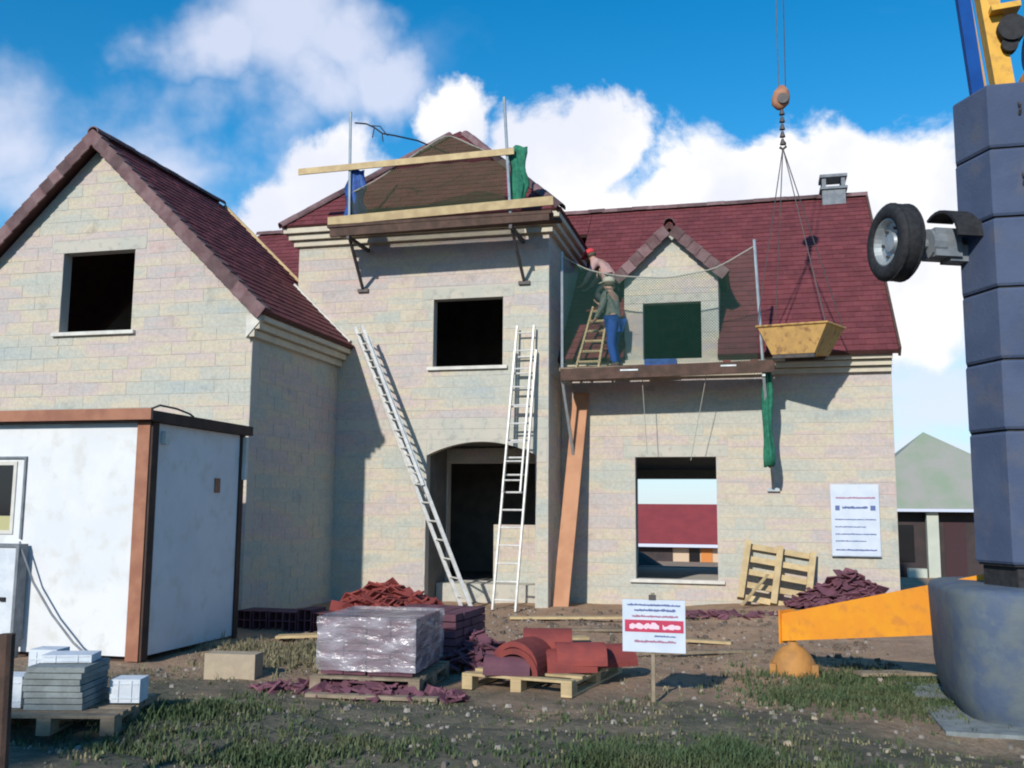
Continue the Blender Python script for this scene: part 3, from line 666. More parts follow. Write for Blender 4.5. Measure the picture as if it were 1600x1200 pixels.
net('safety_net', 'green safety net hung across the scaffold in front of the dormer', [(-3.2,5.98),(-2.8,5.72),(-2.25,5.58),(-1.4,5.50),(-0.6,5.62),(0.04,5.98)], 4.06, 16.40, 'netl')
bunch('net_bundle', 'gathered green netting hanging down the scaffold strut above the wall sign', 0.10,0.26,2.35,4.02,16.62,'green','net',7)
for (x0,x1,a) in ((-0.35,-0.12,0),(-0.08,0.05,1),(-0.52,-0.4,1)):
    solo('offcut', MB().bx(x0,x1,16.6,16.72,4.022,4.08+0.03*a), 'clay' if a else 'timber', ['pale timber offcut lying on the dormer scaffold','red brick scrap on the dormer scaffold near the skip','red brick scrap on the dormer scaffold nearest the dormer'][0 if not a else (1 if x0 > -0.2 else 2)], 'scrap')
solo('blue_bag', MB().box((-1.6,17.05,4.13),(0.55,0.16,0.18), Matrix.Rotation(0.1,3,'Z')), 'blue', 'blue sack lying below the dormer window opening', 'bag')
for i, (a, b) in enumerate((((-1.86,16.5,3.9),(-1.79,16.6,2.55)),((-0.78,16.5,3.9),(-1.08,16.7,2.45)))):
    solo('cord', MB().tube([a, b], 0.006, 5), 'rope', ['thin cord hanging straight from the dormer scaffold','thin cord slanting from the dormer scaffold over the ground floor window'][i], 'cord')

# ------------------------------------------------------------------ ladders
def ladder(name, label, a0, a1, b0, b1, rungs, matn='alu', r=0.03, cat='ladder', rr=0.016):
    a0, a1, b0, b1 = map(Vector, (a0, a1, b0, b1))
    t = thing(name, label, cat, (a0+b0)/2)
    nrm_ = (b0-a0).cross(a1-a0).normalized()
    for p, q in ((a0, a1), (b0, b1)): part('stile', MB().beam(p, q, r*1.0, r*2.0, nrm_), matn, t)
    for i in range(rungs):
        f = (i+0.6)/rungs; part('rung', MB().tube([a0.lerp(a1, f), b0.lerp(b1, f)], rr, 6), matn, t)
    return t
def add_section(t, a0, a1, b0, b1, rungs, matn='alu', r=0.026):
    a0, a1, b0, b1 = map(Vector, (a0, a1, b0, b1)); nrm_ = (b0-a0).cross(a1-a0).normalized()
    for p, q in ((a0, a1), (b0, b1)): part('stile', MB().beam(p, q, r, r*2, nrm_), matn, t)
    for i in range(rungs):
        f = (i+0.6)/rungs; part('rung', MB().tube([a0.lerp(a1, f), b0.lerp(b1, f)], 0.014, 6), matn, t)
la = ladder('extension_ladder', 'aluminium extension ladder leaning sideways from the porch to the wing eave', (-4.80,15.92,0.0),(-6.82,16.08,4.62),(-4.52,15.58,0.0),(-6.52,15.74,4.58),15)
add_section(la, (-5.62,15.94,2.05),(-6.88,16.03,4.80),(-5.40,15.60,2.0),(-6.60,15.70,4.75),9)
lb = ladder('extension_ladder', 'aluminium extension ladder standing upright against the tower beside the porch', (-4.17,15.55,0.0),(-3.97,16.12,4.30),(-3.79,15.55,0.0),(-3.60,16.12,4.30),15)
add_section(lb, (-4.06,15.70,1.9),(-3.925,16.085,4.72),(-3.76,15.70,1.9),(-3.63,16.085,4.72),9)
ladder('wooden_ladder', 'short wooden ladder leaning on the roof behind the net', (-2.99,16.55,4.03),(-2.80,17.22,5.22),(-2.60,16.55,4.03),(-2.52,17.22,5.22),6,'timber',0.035,rr=0.024)
solo('long_plank', MB().beam((-3.24,16.45,0.0),(-3.02,17.22,3.68),0.27,0.05,(0,-1,0.2)), 'plank', 'long orange brown plank leaning on the wall right of the tower corner', 'plank')

# ------------------------------------------------------------------ skip on the crane hook
K = thing('mortar_skip', 'ochre mortar skip hanging from the crane beside the dormer scaffold', 'skip', (0.70, 16.30, 4.10), (0, R_(3), R_(-27)), local=True)
def ring_rect(lx, ly, z, sx=0.0): return [Vector((-lx/2+sx,-ly/2,z)), Vector((lx/2+sx,-ly/2,z)), Vector((lx/2+sx,ly/2,z)), Vector((-lx/2+sx,ly/2,z))]
sk = MB(); sk.loft([ring_rect(0.72,0.52,0.0), ring_rect(1.18,0.68,0.46), ring_rect(1.14,0.64,0.46), ring_rect(0.68,0.48,0.03)], cap=False)
sk.add(ring_rect(0.72,0.52,0.0), [(3,2,1,0)], 0.5); sk.add(ring_rect(0.68,0.48,0.03), [(0,1,2,3)], 0.5); part('tub', sk, 'skip', K)
part('rim', MB().tube([(-0.60,-0.35,0.46),(0.60,-0.35,0.46),(0.60,0.35,0.46),(-0.60,0.35,0.46),(-0.60,-0.35,0.46)], 0.018, 6), 'skip', K)
part('runner', MB().box((0,-0.22,-0.03),(0.7,0.06,0.06)).box((0,0.22,-0.03),(0.7,0.06,0.06)), 'rust', K)
HK = thing('crane_hook', 'rusty crane hook block on its cable above the right roof', 'hook', (0.52, 16.40, 7.45))
hb = MB(); ringp = []
prof = [(0.0,0.0,0.0),(0.05,0.06,0.02),(0.13,0.07,0.12),(0.17,0.08,0.24),(0.14,0.07,0.36),(0.06,0.05,0.44),(0.0,0.0,0.46)]
def blk(c, h):
    mb = MB(); rings = []
    for w, d, z in [(0.06,0.05,0),(0.14,0.08,0.08),(0.15,0.09,0.2),(0.12,0.08,0.32),(0.05,0.05,0.40)]:
        rings.append([Vector((c[0]+w*math.cos(2*math.pi*k/12)+0.10*(z-0.2), c[1]+d*math.sin(2*math.pi*k/12), c[2]+z)) for k in range(12)])
    return mb.loft(rings)
M_['hookrust'] = mat('hook_rust', (0.42,0.20,0.11), (0.30,0.14,0.09), 9, 0.7)
part('block', blk((0.50,16.40,8.10), 0.4), 'hookrust', HK, smooth=True)
part('sheave', MB().tube([(0.53,16.29,8.25),(0.53,16.51,8.25)], 0.09, 14), 'rust', HK)
chn = MB(); z = 8.10
while z > 7.52:
    chn.tube([(0.51,16.40,z),(0.51,16.40,z-0.10)], 0.034, 6, [0.02,0.05]) ; z -= 0.13
part('chain', chn, 'rust', HK)
part('hook', MB().tube([(0.51,16.40,7.55),(0.55,16.40,7.50),(0.56,16.40,7.44),(0.51,16.40,7.40),(0.46,16.40,7.44)], 0.022, 6), 'rust', HK)
part('cable', MB().tube([(0.47,16.40,8.45),(0.44,16.40,20)], 0.008, 5).tube([(0.58,16.40,8.45),(0.62,16.40,20)], 0.008, 5), 'rust', HK)
rz = Matrix.Rotation(R_(-27), 3, 'Z')
for sx, sy in ((-1,-1),(1,-1),(1,1),(-1,1)):
    c = Vector((0.68,16.30,4.36)) + rz @ Vector((sx*0.58, sy*0.33, 0)); part('sling', MB().tube([(0.51,16.40,7.42), c], 0.009, 5), 'rust', HK)
HK.location.z += 0.2; HK.location.x += 0.02

# ------------------------------------------------------------------ crane on the right
C = thing('tower_crane', 'site crane with stacked ballast in shade-toned blue grey, orange outrigger and yellow mast', 'crane', (2.5, 9.4, 0))
foot = [(1.91,8.50),(3.5,8.50),(3.55,9.6),(3.2,10.3),(2.3,10.3),(1.95,9.9),(1.72,8.88)]
def ringf(z, s=1.0):
    cx_, cy_ = 2.6, 9.4
    return [Vector((cx_+(a-cx_)*s, cy_+(b-cy_)*s, z)) for a, b in foot]
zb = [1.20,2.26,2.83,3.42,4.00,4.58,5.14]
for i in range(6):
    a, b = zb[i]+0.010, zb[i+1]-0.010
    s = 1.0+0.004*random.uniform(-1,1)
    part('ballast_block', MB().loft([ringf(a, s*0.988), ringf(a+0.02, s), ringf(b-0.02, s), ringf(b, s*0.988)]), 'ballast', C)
    part('ballast_joint', MB().loft([ringf(zb[i]-0.009,0.97), ringf(zb[i]+0.009,0.97)]), 'black', C)
for zz in (2.5,3.1,3.7,4.3,4.9):
    for xx in (2.15,2.75): part('lifting_eye', MB().tube([(xx,8.497,zz-0.05),(xx,8.47,zz-0.02),(xx,8.47,zz+0.02),(xx,8.497,zz+0.05)], 0.012, 6), 'rust', C)
part('slewing_plate', MB().loft([ringf(1.03,0.93), ringf(1.19,0.93)]), 'black', C)
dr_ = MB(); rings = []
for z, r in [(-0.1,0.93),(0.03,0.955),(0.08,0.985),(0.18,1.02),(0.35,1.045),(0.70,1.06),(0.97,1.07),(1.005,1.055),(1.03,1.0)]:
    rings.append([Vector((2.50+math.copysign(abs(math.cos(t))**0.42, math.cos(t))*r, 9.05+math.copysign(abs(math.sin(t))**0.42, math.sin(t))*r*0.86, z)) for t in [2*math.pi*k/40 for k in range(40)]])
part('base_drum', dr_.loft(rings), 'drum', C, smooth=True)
part('base_plate', MB().bx(1.28,3.7,7.95,10.1,-0.08,0.035), 'slab', C)
def beam_quad(p0, p1, w, z00, z01, z10, z11):
    p0, p1 = Vector(p0), Vector(p1); d = (p1-p0).normalized(); s = Vector((-d.y, d.x, 0))*w/2
    return MB().loft([[Vector((*(p0+s).xy, z00)), Vector((*(p0-s).xy, z00)), Vector((*(p0-s).xy, z01)), Vector((*(p0+s).xy, z01))],
                      [Vector((*(p1+s).xy, z10)), Vector((*(p1-s).xy, z10)), Vector((*(p1-s).xy, z11)), Vector((*(p1+s).xy, z11))]])
orr = part('outrigger', beam_quad((0.26,10.66,0), (2.1,9.30,0), 0.20, 0.31, 0.58, 0.62, 1.14), 'orange', C)
part('end_flange', beam_quad((0.245,10.672,0), (0.258,10.662,0), 0.25, 0.285, 0.615, 0.285, 0.615), 'orange', orr)
part('foot_pad', MB().loft([[Vector((0.30+r*math.cos(t), 10.5+r*math.sin(t), z)) for t in [2*math.pi*k/20 for k in range(20)]] for z, r in [(-0.04,0.235),(0.04,0.235),(0.12,0.215),(0.20,0.17),(0.26,0.11),(0.285,0.055),(0.315,0.05)]]), 'padm', C, smooth=True)
for s in (-1,1): part('pad_lug', MB().box((0.30+s*0.2,10.36,0.06),(0.06,0.10,0.12)), 'padm', C)
# mast, strut and winch above the ballast
part('mast', MB().beam((2.23,9.2,5.13),(1.86,9.2,8.6),0.16,0.18,(0,1,0)), 'yellow', C)
part('mast', MB().beam((2.12,9.42,5.13),(1.75,9.42,8.6),0.05,0.12,(0,1,0)), 'skip', C)
part('strut', MB().beam((1.96,9.0,5.13),(1.66,9.0,8.6),0.105,0.10,(0,1,0)), 'cblue', C)
part('strut', MB().beam((2.03,9.30,5.13),(1.74,9.30,8.6),0.05,0.06,(0,1,0)), 'grey', C)
part('mast_collar', MB().box((2.22,9.1,6.05),(0.24,0.22,0.05), Matrix.Rotation(-0.08,3,'Y')), 'yellow', C)
part('sheave', MB().tube([(2.27,9.02,5.86),(2.27,9.16,5.86)], 0.12, 16).tube([(2.25,9.05,5.72),(2.25,9.15,5.72)],0.07,12), 'black', C)
part('winch', MB().tube([(2.37,9.05,5.62),(2.85,9.05,5.62)], 0.16, 18), 'cblue', C); part('winch_motor', MB().bx(2.33,2.7,8.85,9.2,5.13,5.42).tube([(2.40,8.82,5.30),(2.40,8.86,5.30)],0.07,14), 'orange', C)
# transport axle with its wheel
ax = Vector((-0.92,-0.39,0)).normalized(); wc = Vector((1.17,8.62,3.86)); up = Vector((0,0,1)); sd_ = ax.cross(up)
def disc_ring(c, r, n=32): return [c + (sd_*math.cos(2*math.pi*k/n)+up*math.sin(2*math.pi*k/n))*r for k in range(n)]
Wh = part('wheel', MB().loft([disc_ring(wc+ax*o, r) for o, r in ((-0.10,0.19),(-0.105,0.27),(-0.085,0.315),(-0.03,0.325),(0.03,0.325),(0.085,0.315),(0.105,0.27),(0.10,0.205),(0.06,0.195))], cap=False), 'black', C, smooth=True)
part('tyre_rib', MB().loft([disc_ring(wc+ax*o, r) for o, r in ((-0.075,0.316),(-0.07,0.330),(-0.055,0.330),(-0.05,0.316))], cap=False).loft([disc_ring(wc+ax*o, r) for o, r in ((0.05,0.316),(0.055,0.330),(0.07,0.330),(0.075,0.316))], cap=False), 'black', Wh)
part('rim', MB().loft([disc_ring(wc+ax*o, r) for o, r in ((-0.09,0.20),(0.085,0.21),(0.09,0.19),(0.03,0.17),(0.02,0.09),(0.055,0.075),(0.06,0.02))]), 'steel', Wh, smooth=False)
for a in [k*math.pi/3 for k in range(6)]: part('wheel_nut', MB().tube([wc+ax*0.02+(sd_*math.cos(a)+up*math.sin(a))*0.125, wc+ax*0.05+(sd_*math.cos(a)+up*math.sin(a))*0.125], 0.014, 6), 'rust', Wh)
part('axle', MB().tube([wc-ax*0.1, wc-ax*0.62], 0.045, 10).box(wc-ax*0.42+up*0.0, (0.24,0.22,0.24), Matrix((ax,sd_,up)).transposed()).box(wc-ax*0.60-up*0.08, (0.30,0.16,0.14), Matrix((ax,sd_,up)).transposed()), 'grey', C)
mg = MB(); wc2 = wc-ax*0.52+sd_*0.02
for k in range(9):
    a0, a1 = R_(60+13*k), R_(60+13*(k+1))
    for (a,) in ((a0,),): pass
    p = lambda a, r, o: wc2 + (sd_*math.cos(a)+up*math.sin(a))*r + ax*o
    mg.add([p(a0,.30,-.12),p(a1,.30,-.12),p(a1,.30,.12),p(a0,.30,.12),p(a0,.275,-.12),p(a1,.275,-.12),p(a1,.275,.12),p(a0,.275,.12)], [(0,1,2,3),(7,6,5,4),(0,4,5,1),(2,6,7,3),(0,3,7,4),(1,5,6,2)], 0.5)
part('mudguard', mg, 'black', C)
part('brake_drum', MB().tube([wc-ax*0.28, wc-ax*0.40], 0.13, 16), 'grey', C)

# ------------------------------------------------------------------ site cabin
CB = thing('site_cabin', 'white site cabin with brown corner trim left of the house', 'cabin', (-8.2, 10.2, 0))
part('front_wall', MB().bx(-10.2,-6.34,9.24,9.28,0.06,2.50), 'cabwhite', CB)
part('side_wall', MB().bx(-6.30,-6.26,9.34,11.10,0.06,2.50), 'cabwhite', CB, 'shaded white end panel')
part('back_wall', MB().bx(-10.2,-6.34,11.12,11.16,0.06,2.50), 'cabwhite', CB)
part('side_wall', MB().bx(-10.2,-10.16,9.29,11.11,0.06,2.50), 'cabwhite', CB)
part('corner_post', MB().bx(-6.40,-6.25,9.20,9.30,0.02,2.50), 'cabwood', CB)
part('corner_strip', MB().bx(-6.25,-6.225,9.22,9.335,0.02,2.50), 'cabdark', CB)
part('corner_post', MB().bx(-6.30,-6.24,11.105,11.2,0.02,2.50), 'cabdark', CB)
part('corner_trim', MB().bx(-6.238,-6.19,11.14,11.20,1.95,2.48), 'white', CB)
part('roof', MB().bx(-10.35,-6.18,9.14,11.28,2.505,2.62), 'cabdark', CB); part('fascia', MB().bx(-10.35,-6.18,9.10,9.138,2.52,2.64), 'cabwood', CB)
part('skid', MB().bx(-10.2,-6.35,9.32,9.42,-0.05,0.06), 'cabdark', CB); part('skid', MB().bx(-10.2,-6.35,10.9,11.0,-0.05,0.06), 'cabdark', CB)
wd = part('window', MB().bx(-8.65,-7.90,9.225,9.239,1.30,1.34).bx(-8.65,-7.90,9.225,9.239,2.05,2.09).bx(-7.94,-7.90,9.225,9.239,1.34,2.05).bx(-8.65,-8.61,9.225,9.239,1.34,2.05), 'white', CB)
part('pane', MB().bx(-8.61,-7.94,9.230,9.238,1.50,2.05), 'glass', wd); part('blind', MB().bx(-8.61,-7.94,9.229,9.238,1.34,1.495), 'blind', wd)
part('shutter_track', MB().bx(-7.80,-7.775,9.215,9.239,1.25,2.12).bx(-8.7,-7.775,9.215,9.239,2.121,2.145), 'grey', CB)
part('lamp', MB().bx(-6.255,-6.20,9.42,9.50,2.28,2.42), 'white', CB); part('vent', MB().bx(-6.258,-6.245,10.55,10.66,1.78,1.95), 'cabwood', CB)
EC = thing('electrical_cabinet', 'white electrical cabinet with dark frame standing at the cabin front', 'cabinet', (-8.1, 9.1, 0))
part('frame', MB().bx(-8.55,-7.66,9.06,9.20,0.20,0.235).bx(-8.55,-7.66,9.06,9.20,1.165,1.20).bx(-7.695,-7.66,9.06,9.20,0.235,1.165).bx(-8.55,-8.515,9.06,9.20,0.235,1.165), 'grey', EC)
part('door', MB().bx(-8.514,-7.70,9.075,9.19,0.24,1.16), 'aac', EC); part('handle', MB().bx(-7.86,-7.79,9.05,9.074,0.60,0.64), 'black', EC)
part('leg', MB().bx(-7.72,-7.66,9.08,9.16,-0.05,0.2), 'grey', EC); part('leg', MB().bx(-8.55,-8.49,9.08,9.16,-0.05,0.2), 'grey', EC)
solo('power_cable', MB().tube([(-7.72,9.14,1.22),(-7.66,9.10,1.15),(-7.5,9.12,0.80),(-7.25,9.12,0.48),(-6.95,9.1,0.20),(-6.7,9.05,0.06),(-6.45,8.9,0.02)], 0.012, 6), 'grey', 'grey power cable drooping from the cabinet to the ground', 'cable')
solo('cable_scrap', MB().tube([(-6.35,9.3,2.64),(-6.28,9.4,2.70),(-6.2,9.6,2.68),(-6.22,9.9,2.65),(-6.3,10.1,2.64)], 0.012, 5), 'rust', 'bent cable lying on the cabin roof edge', 'cable')

# ------------------------------------------------------------------ pallets and their loads
PB = {}
def pallet(label, loc, rot=(0,0,0), w=1.0, d=1.2, matn='oldtimber', group=None, nb=6):
    t = thing('pallet', label, 'pallet', loc, rot, group, local=True)
    def pc(name, cx_, cy_, cz_, dx, dy, dz):
        k = (name, round(dx,3), round(dy,3), round(dz,3), matn)
        if k not in PB: PB[k] = MB().box((0,0,0),(dx,dy,dz),None,0.0).mesh(name, matn)
        link(name, PB[k], t, (cx_, cy_, cz_))
    for i in range(nb): pc('top_board', 0, -d/2+0.05+(d-0.1)*i/(nb-1), 0.129, w, 0.10, 0.022)
    for i in (-1,0,1):
        pc('stringer', i*(w/2-0.05), 0, 0.106, 0.10, d, 0.022)
        pc('bottom_board', i*(w/2-0.05), 0, 0.011, 0.10, d, 0.022)
        for j in (-1,0,1): pc('spacer_block', i*(w/2-0.05), j*(d/2-0.07), 0.0585, 0.10, 0.14, 0.071)
    return t
pallet('grey pallet under the plastic wrapped tile stack', (-3.42, 8.85, 0.0), (0,0,R_(4)), 1.0, 1.1)
def tile_stack(cx_, cy_, z0, nx_, ny_, nz_, dx, dy, dz, rz=0.0):
    mb = MB(); rt = Matrix.Rotation(rz, 3, 'Z')
    for k in range(nz_):
        for i in range(nx_):
            for j in range(ny_):
                p = rt @ Vector(((i-(nx_-1)/2)*dx, (j-(ny_-1)/2)*dy, 0)) + Vector((cx_, cy_, z0+dz*(k+0.5)))
                p += Vector((random.uniform(-.008,.008), random.uniform(-.008,.008), 0))
                mb.box(p, (dx*0.94, dy*0.94, dz*0.86), rt)
    return mb
TS = solo('tile_stack', tile_stack(-3.42,8.83,0.145,4,4,7,0.215,0.24,0.069,R_(4)), 'clay2', 'stack of purple red roof tiles under plastic film on the front pallet', 'tile stack')
fm = MB(); rings = []
for j in range(9):
    z = 0.19+0.46*j/8; rg = []
    for k in range(48):
        t = k/48*4; e = int(t); f = t-e; q = [(-1,-1),(1,-1),(1,1),(-1,1),(-1,-1)]
        x = q[e][0]+(q[e+1][0]-q[e][0])*f; y = q[e][1]+(q[e+1][1]-q[e][1])*f
        nz = 0.014*mnoise.noise(Vector((x*3, y*3, z*9)))
        v = Matrix.Rotation(R_(4),3,'Z') @ Vector((x*(0.455+nz), y*(0.50+nz), 0)); rg.append(Vector((-3.42+v.x, 8.83+v.y, z-(0.03*abs(mnoise.noise(Vector((k*0.4,0,1)))) if j == 0 else 0))))
    rings.append(rg)
fm.loft(rings, cap=False); fm.add(rings[-1], [tuple(range(48))], 0.5)
solo('plastic_wrap', fm, 'film', 'crumpled clear plastic film around the front tile stack', 'plastic film')
pallet('grey pallet under the second tile stack behind the wrapped one', (-3.42, 10.35, 0.0), (0,0,R_(-3)), 1.0, 1.1)
solo('tile_stack', tile_stack(-3.42,10.3,0.145,4,4,5,0.22,0.24,0.08,R_(-3)), 'clay2', 'unwrapped purple tile stack behind the plastic wrapped one', 'tile stack')
pallet('grey pallet under the red tile heap beside the ladder foot', (-4.55, 11.9, 0.0), (0,0,R_(6)), 1.1, 1.1)
solo('tile_stack', tile_stack(-4.55,11.9,0.145,5,4,3,0.21,0.25,0.085,R_(6)), 'clay', 'low stack of bright red tiles under the loose heap near the ladder', 'tile stack')
def heap(name, label, cx_, cy_, z0, rx, ry, h, n, matn, sz=(0.26,0.17,0.014), curved=False, seed=1):
    rnd = random.Random(seed); mb = MB()
    for i in range(n):
        a = rnd.uniform(0, 2*math.pi); r = rnd.random()**0.6
        x = cx_+rx*r*math.cos(a); y = cy_+ry*r*math.sin(a); zt_ = z0+h*(1-r)*rnd.uniform(0.5,1.05)+0.02
        rot = Matrix.Rotation(rnd.uniform(0,6.28),3,'Z') @ Matrix.Rotation(rnd.uniform(-0.9,0.9),3,'X') @ Matrix.Rotation(rnd.uniform(-0.6,0.6),3,'Y')
        s = rnd.uniform(0.6,1.0); mb.box((x,y,zt_), (sz[0]*s, sz[1]*s, sz[2]), rot)
    return solo(name, mb, matn, label, 'tile heap', (cx_,cy_,z0), kind='stuff')
heap('tile_heap', 'loose bright red tiles heaped on the low stack near the ladder', -4.55,11.85,0.36,0.60,0.5,0.34,150,'clay',(0.32,0.20,0.02),seed=3)
heap('tile_heap', 'dark red broken tiles heaped against the wall below the wall sign', 1.35,16.6,0.10,0.95,0.42,0.62,240,'clay2',(0.28,0.17,0.018),seed=5)
heap('tile_rubble', 'scattered broken tiles around the wrapped tile pallet', -3.45,8.35,-0.02,1.0,0.30,0.12,130,'clay2',(0.16,0.11,0.02),seed=8)
heap('tile_rubble', 'broken purple tiles spilled beside the second tile stack', -2.92,10.2,0.0,0.4,0.8,0.30,160,'clay2',(0.22,0.15,0.02),seed=9)
heap('tile_rubble', 'red tile scraps lying on the earth in front of the leaning pallet', -0.3,15.3,0.06,1.0,0.35,0.04,60,'clay2',(0.18,0.11,0.02),seed=12)
# row of stacked hollow bricks along the wing side wall
for i in range(6):
    x = -6.72+i*0.22; h_ = 0.26 if i != 4 else 0.30
    b = thing('hollow_brick', ['leftmost','second','third','fourth','fifth','rightmost'][i]+' dark red hollow brick in the row below the wing wall', 'brick', (x, 12.45, -0.02), (0,0,R_(random.uniform(-4,4))), 'hollow bricks below the wing wall', local=True)
    mb = MB(); w_, l_ = 0.20, 0.42
    for zz in (0.0, h_/2, h_-0.012): mb.box((0,0,zz+0.006),(w_,l_,0.012))
    for xx in (-w_/2+0.006, 0, w_/2-0.006): mb.box((xx,0,h_/4+0.006),(0.012,l_-0.002,h_/2-0.013)); mb.box((xx,0,h_*0.75),(0.012,l_-0.002,h_/2-0.013))
    part('brick_body', mb, 'clay2', b)
# half round ridge tiles on their pallet
pallet('pale pallet carrying half round ridge tiles', (-2.0, 9.45, 0.0), (0,0,R_(-9)), 1.05, 1.5, 'timber')
BIG = shell('half_round_tile', 0.19, 0.46, 'clay', 0.02, 14); BIGW = shell('half_round_tile', 0.23, 0.5, 'clay', 0.05, 14); BIGP = shell('half_round_tile', 0.16, 0.42, 'clay2', 0.02, 14)
def barrel(label, loc, rz, me, tip=0.0, ry=0.0):
    o = link('half_round_tile', me, None, loc); o.rotation_euler = (tip, ry, rz); LOC[o] = Vector(loc)
    return tag(o, label, 'roof tile', 'half round tiles on the pallet')
barrel('large red half round tile lying end on at the pallet front', (-2.16,8.80,0.142), R_(82), BIGW)
barrel('large red half round tile nested over the one lying end on', (-2.165,8.83,0.20), R_(80), BIGW)
barrel('purple half round tile lying at the front left of the pallet', (-2.44,8.86,0.142), R_(8), BIGP)
barrel('red half round tile lying crosswise at the pallet right', (-1.95,9.15,0.142), R_(20), BIG)
barrel('red half round tile lying on top of the crosswise one', (-1.86,9.20,0.20), R_(17), BIG)
barrel('small red half round tile at the far right pallet edge', (-1.62,9.5,0.142), R_(40), BIG)
barrel('upper red half round tile leaning at the back of the pallet', (-2.2,9.35,0.30), R_(12), BIG, R_(14))
barrel('red half round tile below the leaning one at the back', (-2.25,9.40,0.142), R_(10), BIG)
barrel('purple half round tile at the back left of the pallet', (-2.40,9.75,0.142), R_(30), BIGP)
# pallet against the wall
lp = pallet('pale pallet propped upright against the house wall beside the window', (0.22, 16.62, 0.10), (R_(70), R_(0), R_(0)), 1.15, 1.0, 'timber', nb=5)
lp.rotation_euler = (Matrix.Rotation(R_(9),3,'Y') @ Matrix.Rotation(R_(-114),3,'X')).to_euler(); lp.location = (0.27, 16.93, 0.60)
solo('pallet_brace', MB().beam((-0.30,16.45,0.12),(0.12,16.80,0.60),0.06,0.02), 'timber', 'short timber offcut leaning on the propped pallet', 'timber')
# slabs and blocks at the lower left
SP = pallet('dark pallet under the grey slabs at the lower left', (-5.03, 6.60, 0.0), (0,0,R_(14)), 1.0, 0.85)
for k in range(7):
    sb = MB().box((-5.04+random.uniform(-.015,.015),6.56+random.uniform(-.015,.015),0.14+0.044*(k+0.5)), (0.42,0.48,0.038), Matrix.Rotation(R_(14+random.uniform(-2,2)),3,'Z'))
    solo('paving_slab', sb, 'slab', ['bottom','second','third','fourth','fifth','sixth','topmost'][k]+' grey paving slab counted up the pallet stack', 'slab', group='slabs stacked on the lower left pallet')
def hollow_white(label, c, d, rz):
    mb = MB(); rt = Matrix.Rotation(R_(rz),3,'Z'); c = Vector(c)
    mb.box(c, d, rt)
    for s in (-1,1): mb.box(c+rt@Vector((s*d[0]*0.22, -d[1]/2-0.002, 0)), (d[0]*0.03, 0.008, d[2]*0.9), rt)
    for s in (-1,1): mb.box(c+rt@Vector((0,-d[1]/2-0.002,s*d[2]*0.3)), (d[0]*0.9,0.006,d[2]*0.04), rt)
    solo('white_block', mb, 'aac', label, 'block', group='white blocks at the lower left')
hollow_white('white block at the left end of the slab pallet', (-5.40,6.42,0.255), (0.27,0.22,0.22), 10)
hollow_white('white block standing behind the slab stack', (-5.40,6.80,0.325), (0.22,0.2,0.36), 10)
hollow_white('thin white block lying on top of the grey slabs', (-5.06,6.62,0.478), (0.36,0.24,0.055), 20)
hollow_white('small white block at the right end of the slab pallet', (-4.66,6.78,0.235), (0.22,0.2,0.17), 16)
solo('beige_block', MB().box((-4.88,8.72,0.115),(0.50,0.2,0.24), Matrix.Rotation(R_(6),3,'Z')), 'beige', 'single beige block lying alone in front of the cabin', 'block')
solo('fence_post', MB().tube([(-3.86,4.55,-0.1),(-3.88,4.55,0.93)], 0.04, 10), 'darktimber', 'dark brown post at the bottom left edge', 'post')
for i, (a, b, w_, m_, lab) in enumerate([((-3.6,14.4,0.03),(-1.6,14.9,0.05),0.18,'timber','pale plank lying in front of the tower corner'),((-2.9,13.1,0.03),(-1.2,13.5,0.04),0.14,'oldtimber','grey board lying between the tile pallet and the porch'),
        ((-2.6,12.2,0.04),(-2.1,12.4,0.04),0.22,'timber','short pale board behind the half round tile pallet'),((-5.7,11.2,0.06),(-5.0,11.35,0.09),0.2,'timber','pale yellow board lying behind the beige block'),
        ((-1.4,11.3,0.03),(0.0,11.9,0.03),0.10,'oldtimber','thin grey batten behind the small notice board'),((0.9,10.4,0.05),(1.7,10.7,0.05),0.2,'oldtimber','weathered board lying under the orange outrigger'),((-0.9,12.6,0.03),(-0.35,12.5,0.03),0.12,'timber','short pale batten on the bare earth right of the notice'),
        ((-2.65,8.15,0.02),(-3.8,8.05,0.02),0.10,'oldtimber','thin board lying along the front of the wrapped tile pallet')]):
    solo('loose_board', MB().beam(a, b, w_, 0.03), m_, lab, 'board')

# ------------------------------------------------------------------ signs
def words(mb, x0, x1, z, h, y, seed, gap=0.35):
    """one line of illegible lettering as a single ragged strip"""
    rnd = random.Random(seed); x = x0; top = []; 
    while x < x1:
        top.append((x, z+h*rnd.uniform(0.55,1.0))); x += h*rnd.uniform(0.25,0.5)
    top.append((x1, z+h*0.7)); vs = []
    for px_, pz_ in top: vs += [(px_, y, z+h*rnd.uniform(0,0.25)), (px_, y, pz_)]
    mb.add(vs, [(2*i, 2*i+2, 2*i+3, 2*i+1) for i in range(len(top)-1)], 0.5)
WS = thing('wall_sign', 'tall white building notice fixed to the right end wall', 'sign', (1.54, 17.26, 0.9))
part('board', MB().bx(1.16,1.92,17.245,17.27,0.90,2.07), 'signw', WS); part('edge_strip', MB().bx(1.155,1.925,17.238,17.272,0.885,0.902), 'grey', WS)
mb = MB(); words(mb,1.24,1.86,1.83,0.035,17.244,1); part('text_line', mb, 'inkr', WS)
mb = MB(); words(mb,1.34,1.74,1.66,0.055,17.244,2); part('text_line', mb, 'ink', WS); part('emblem', MB().bx(1.23,1.30,17.2425,17.244,1.64,1.72), 'ink', WS); part('emblem', MB().bx(1.78,1.86,17.2425,17.244,1.64,1.72), 'ink', WS)
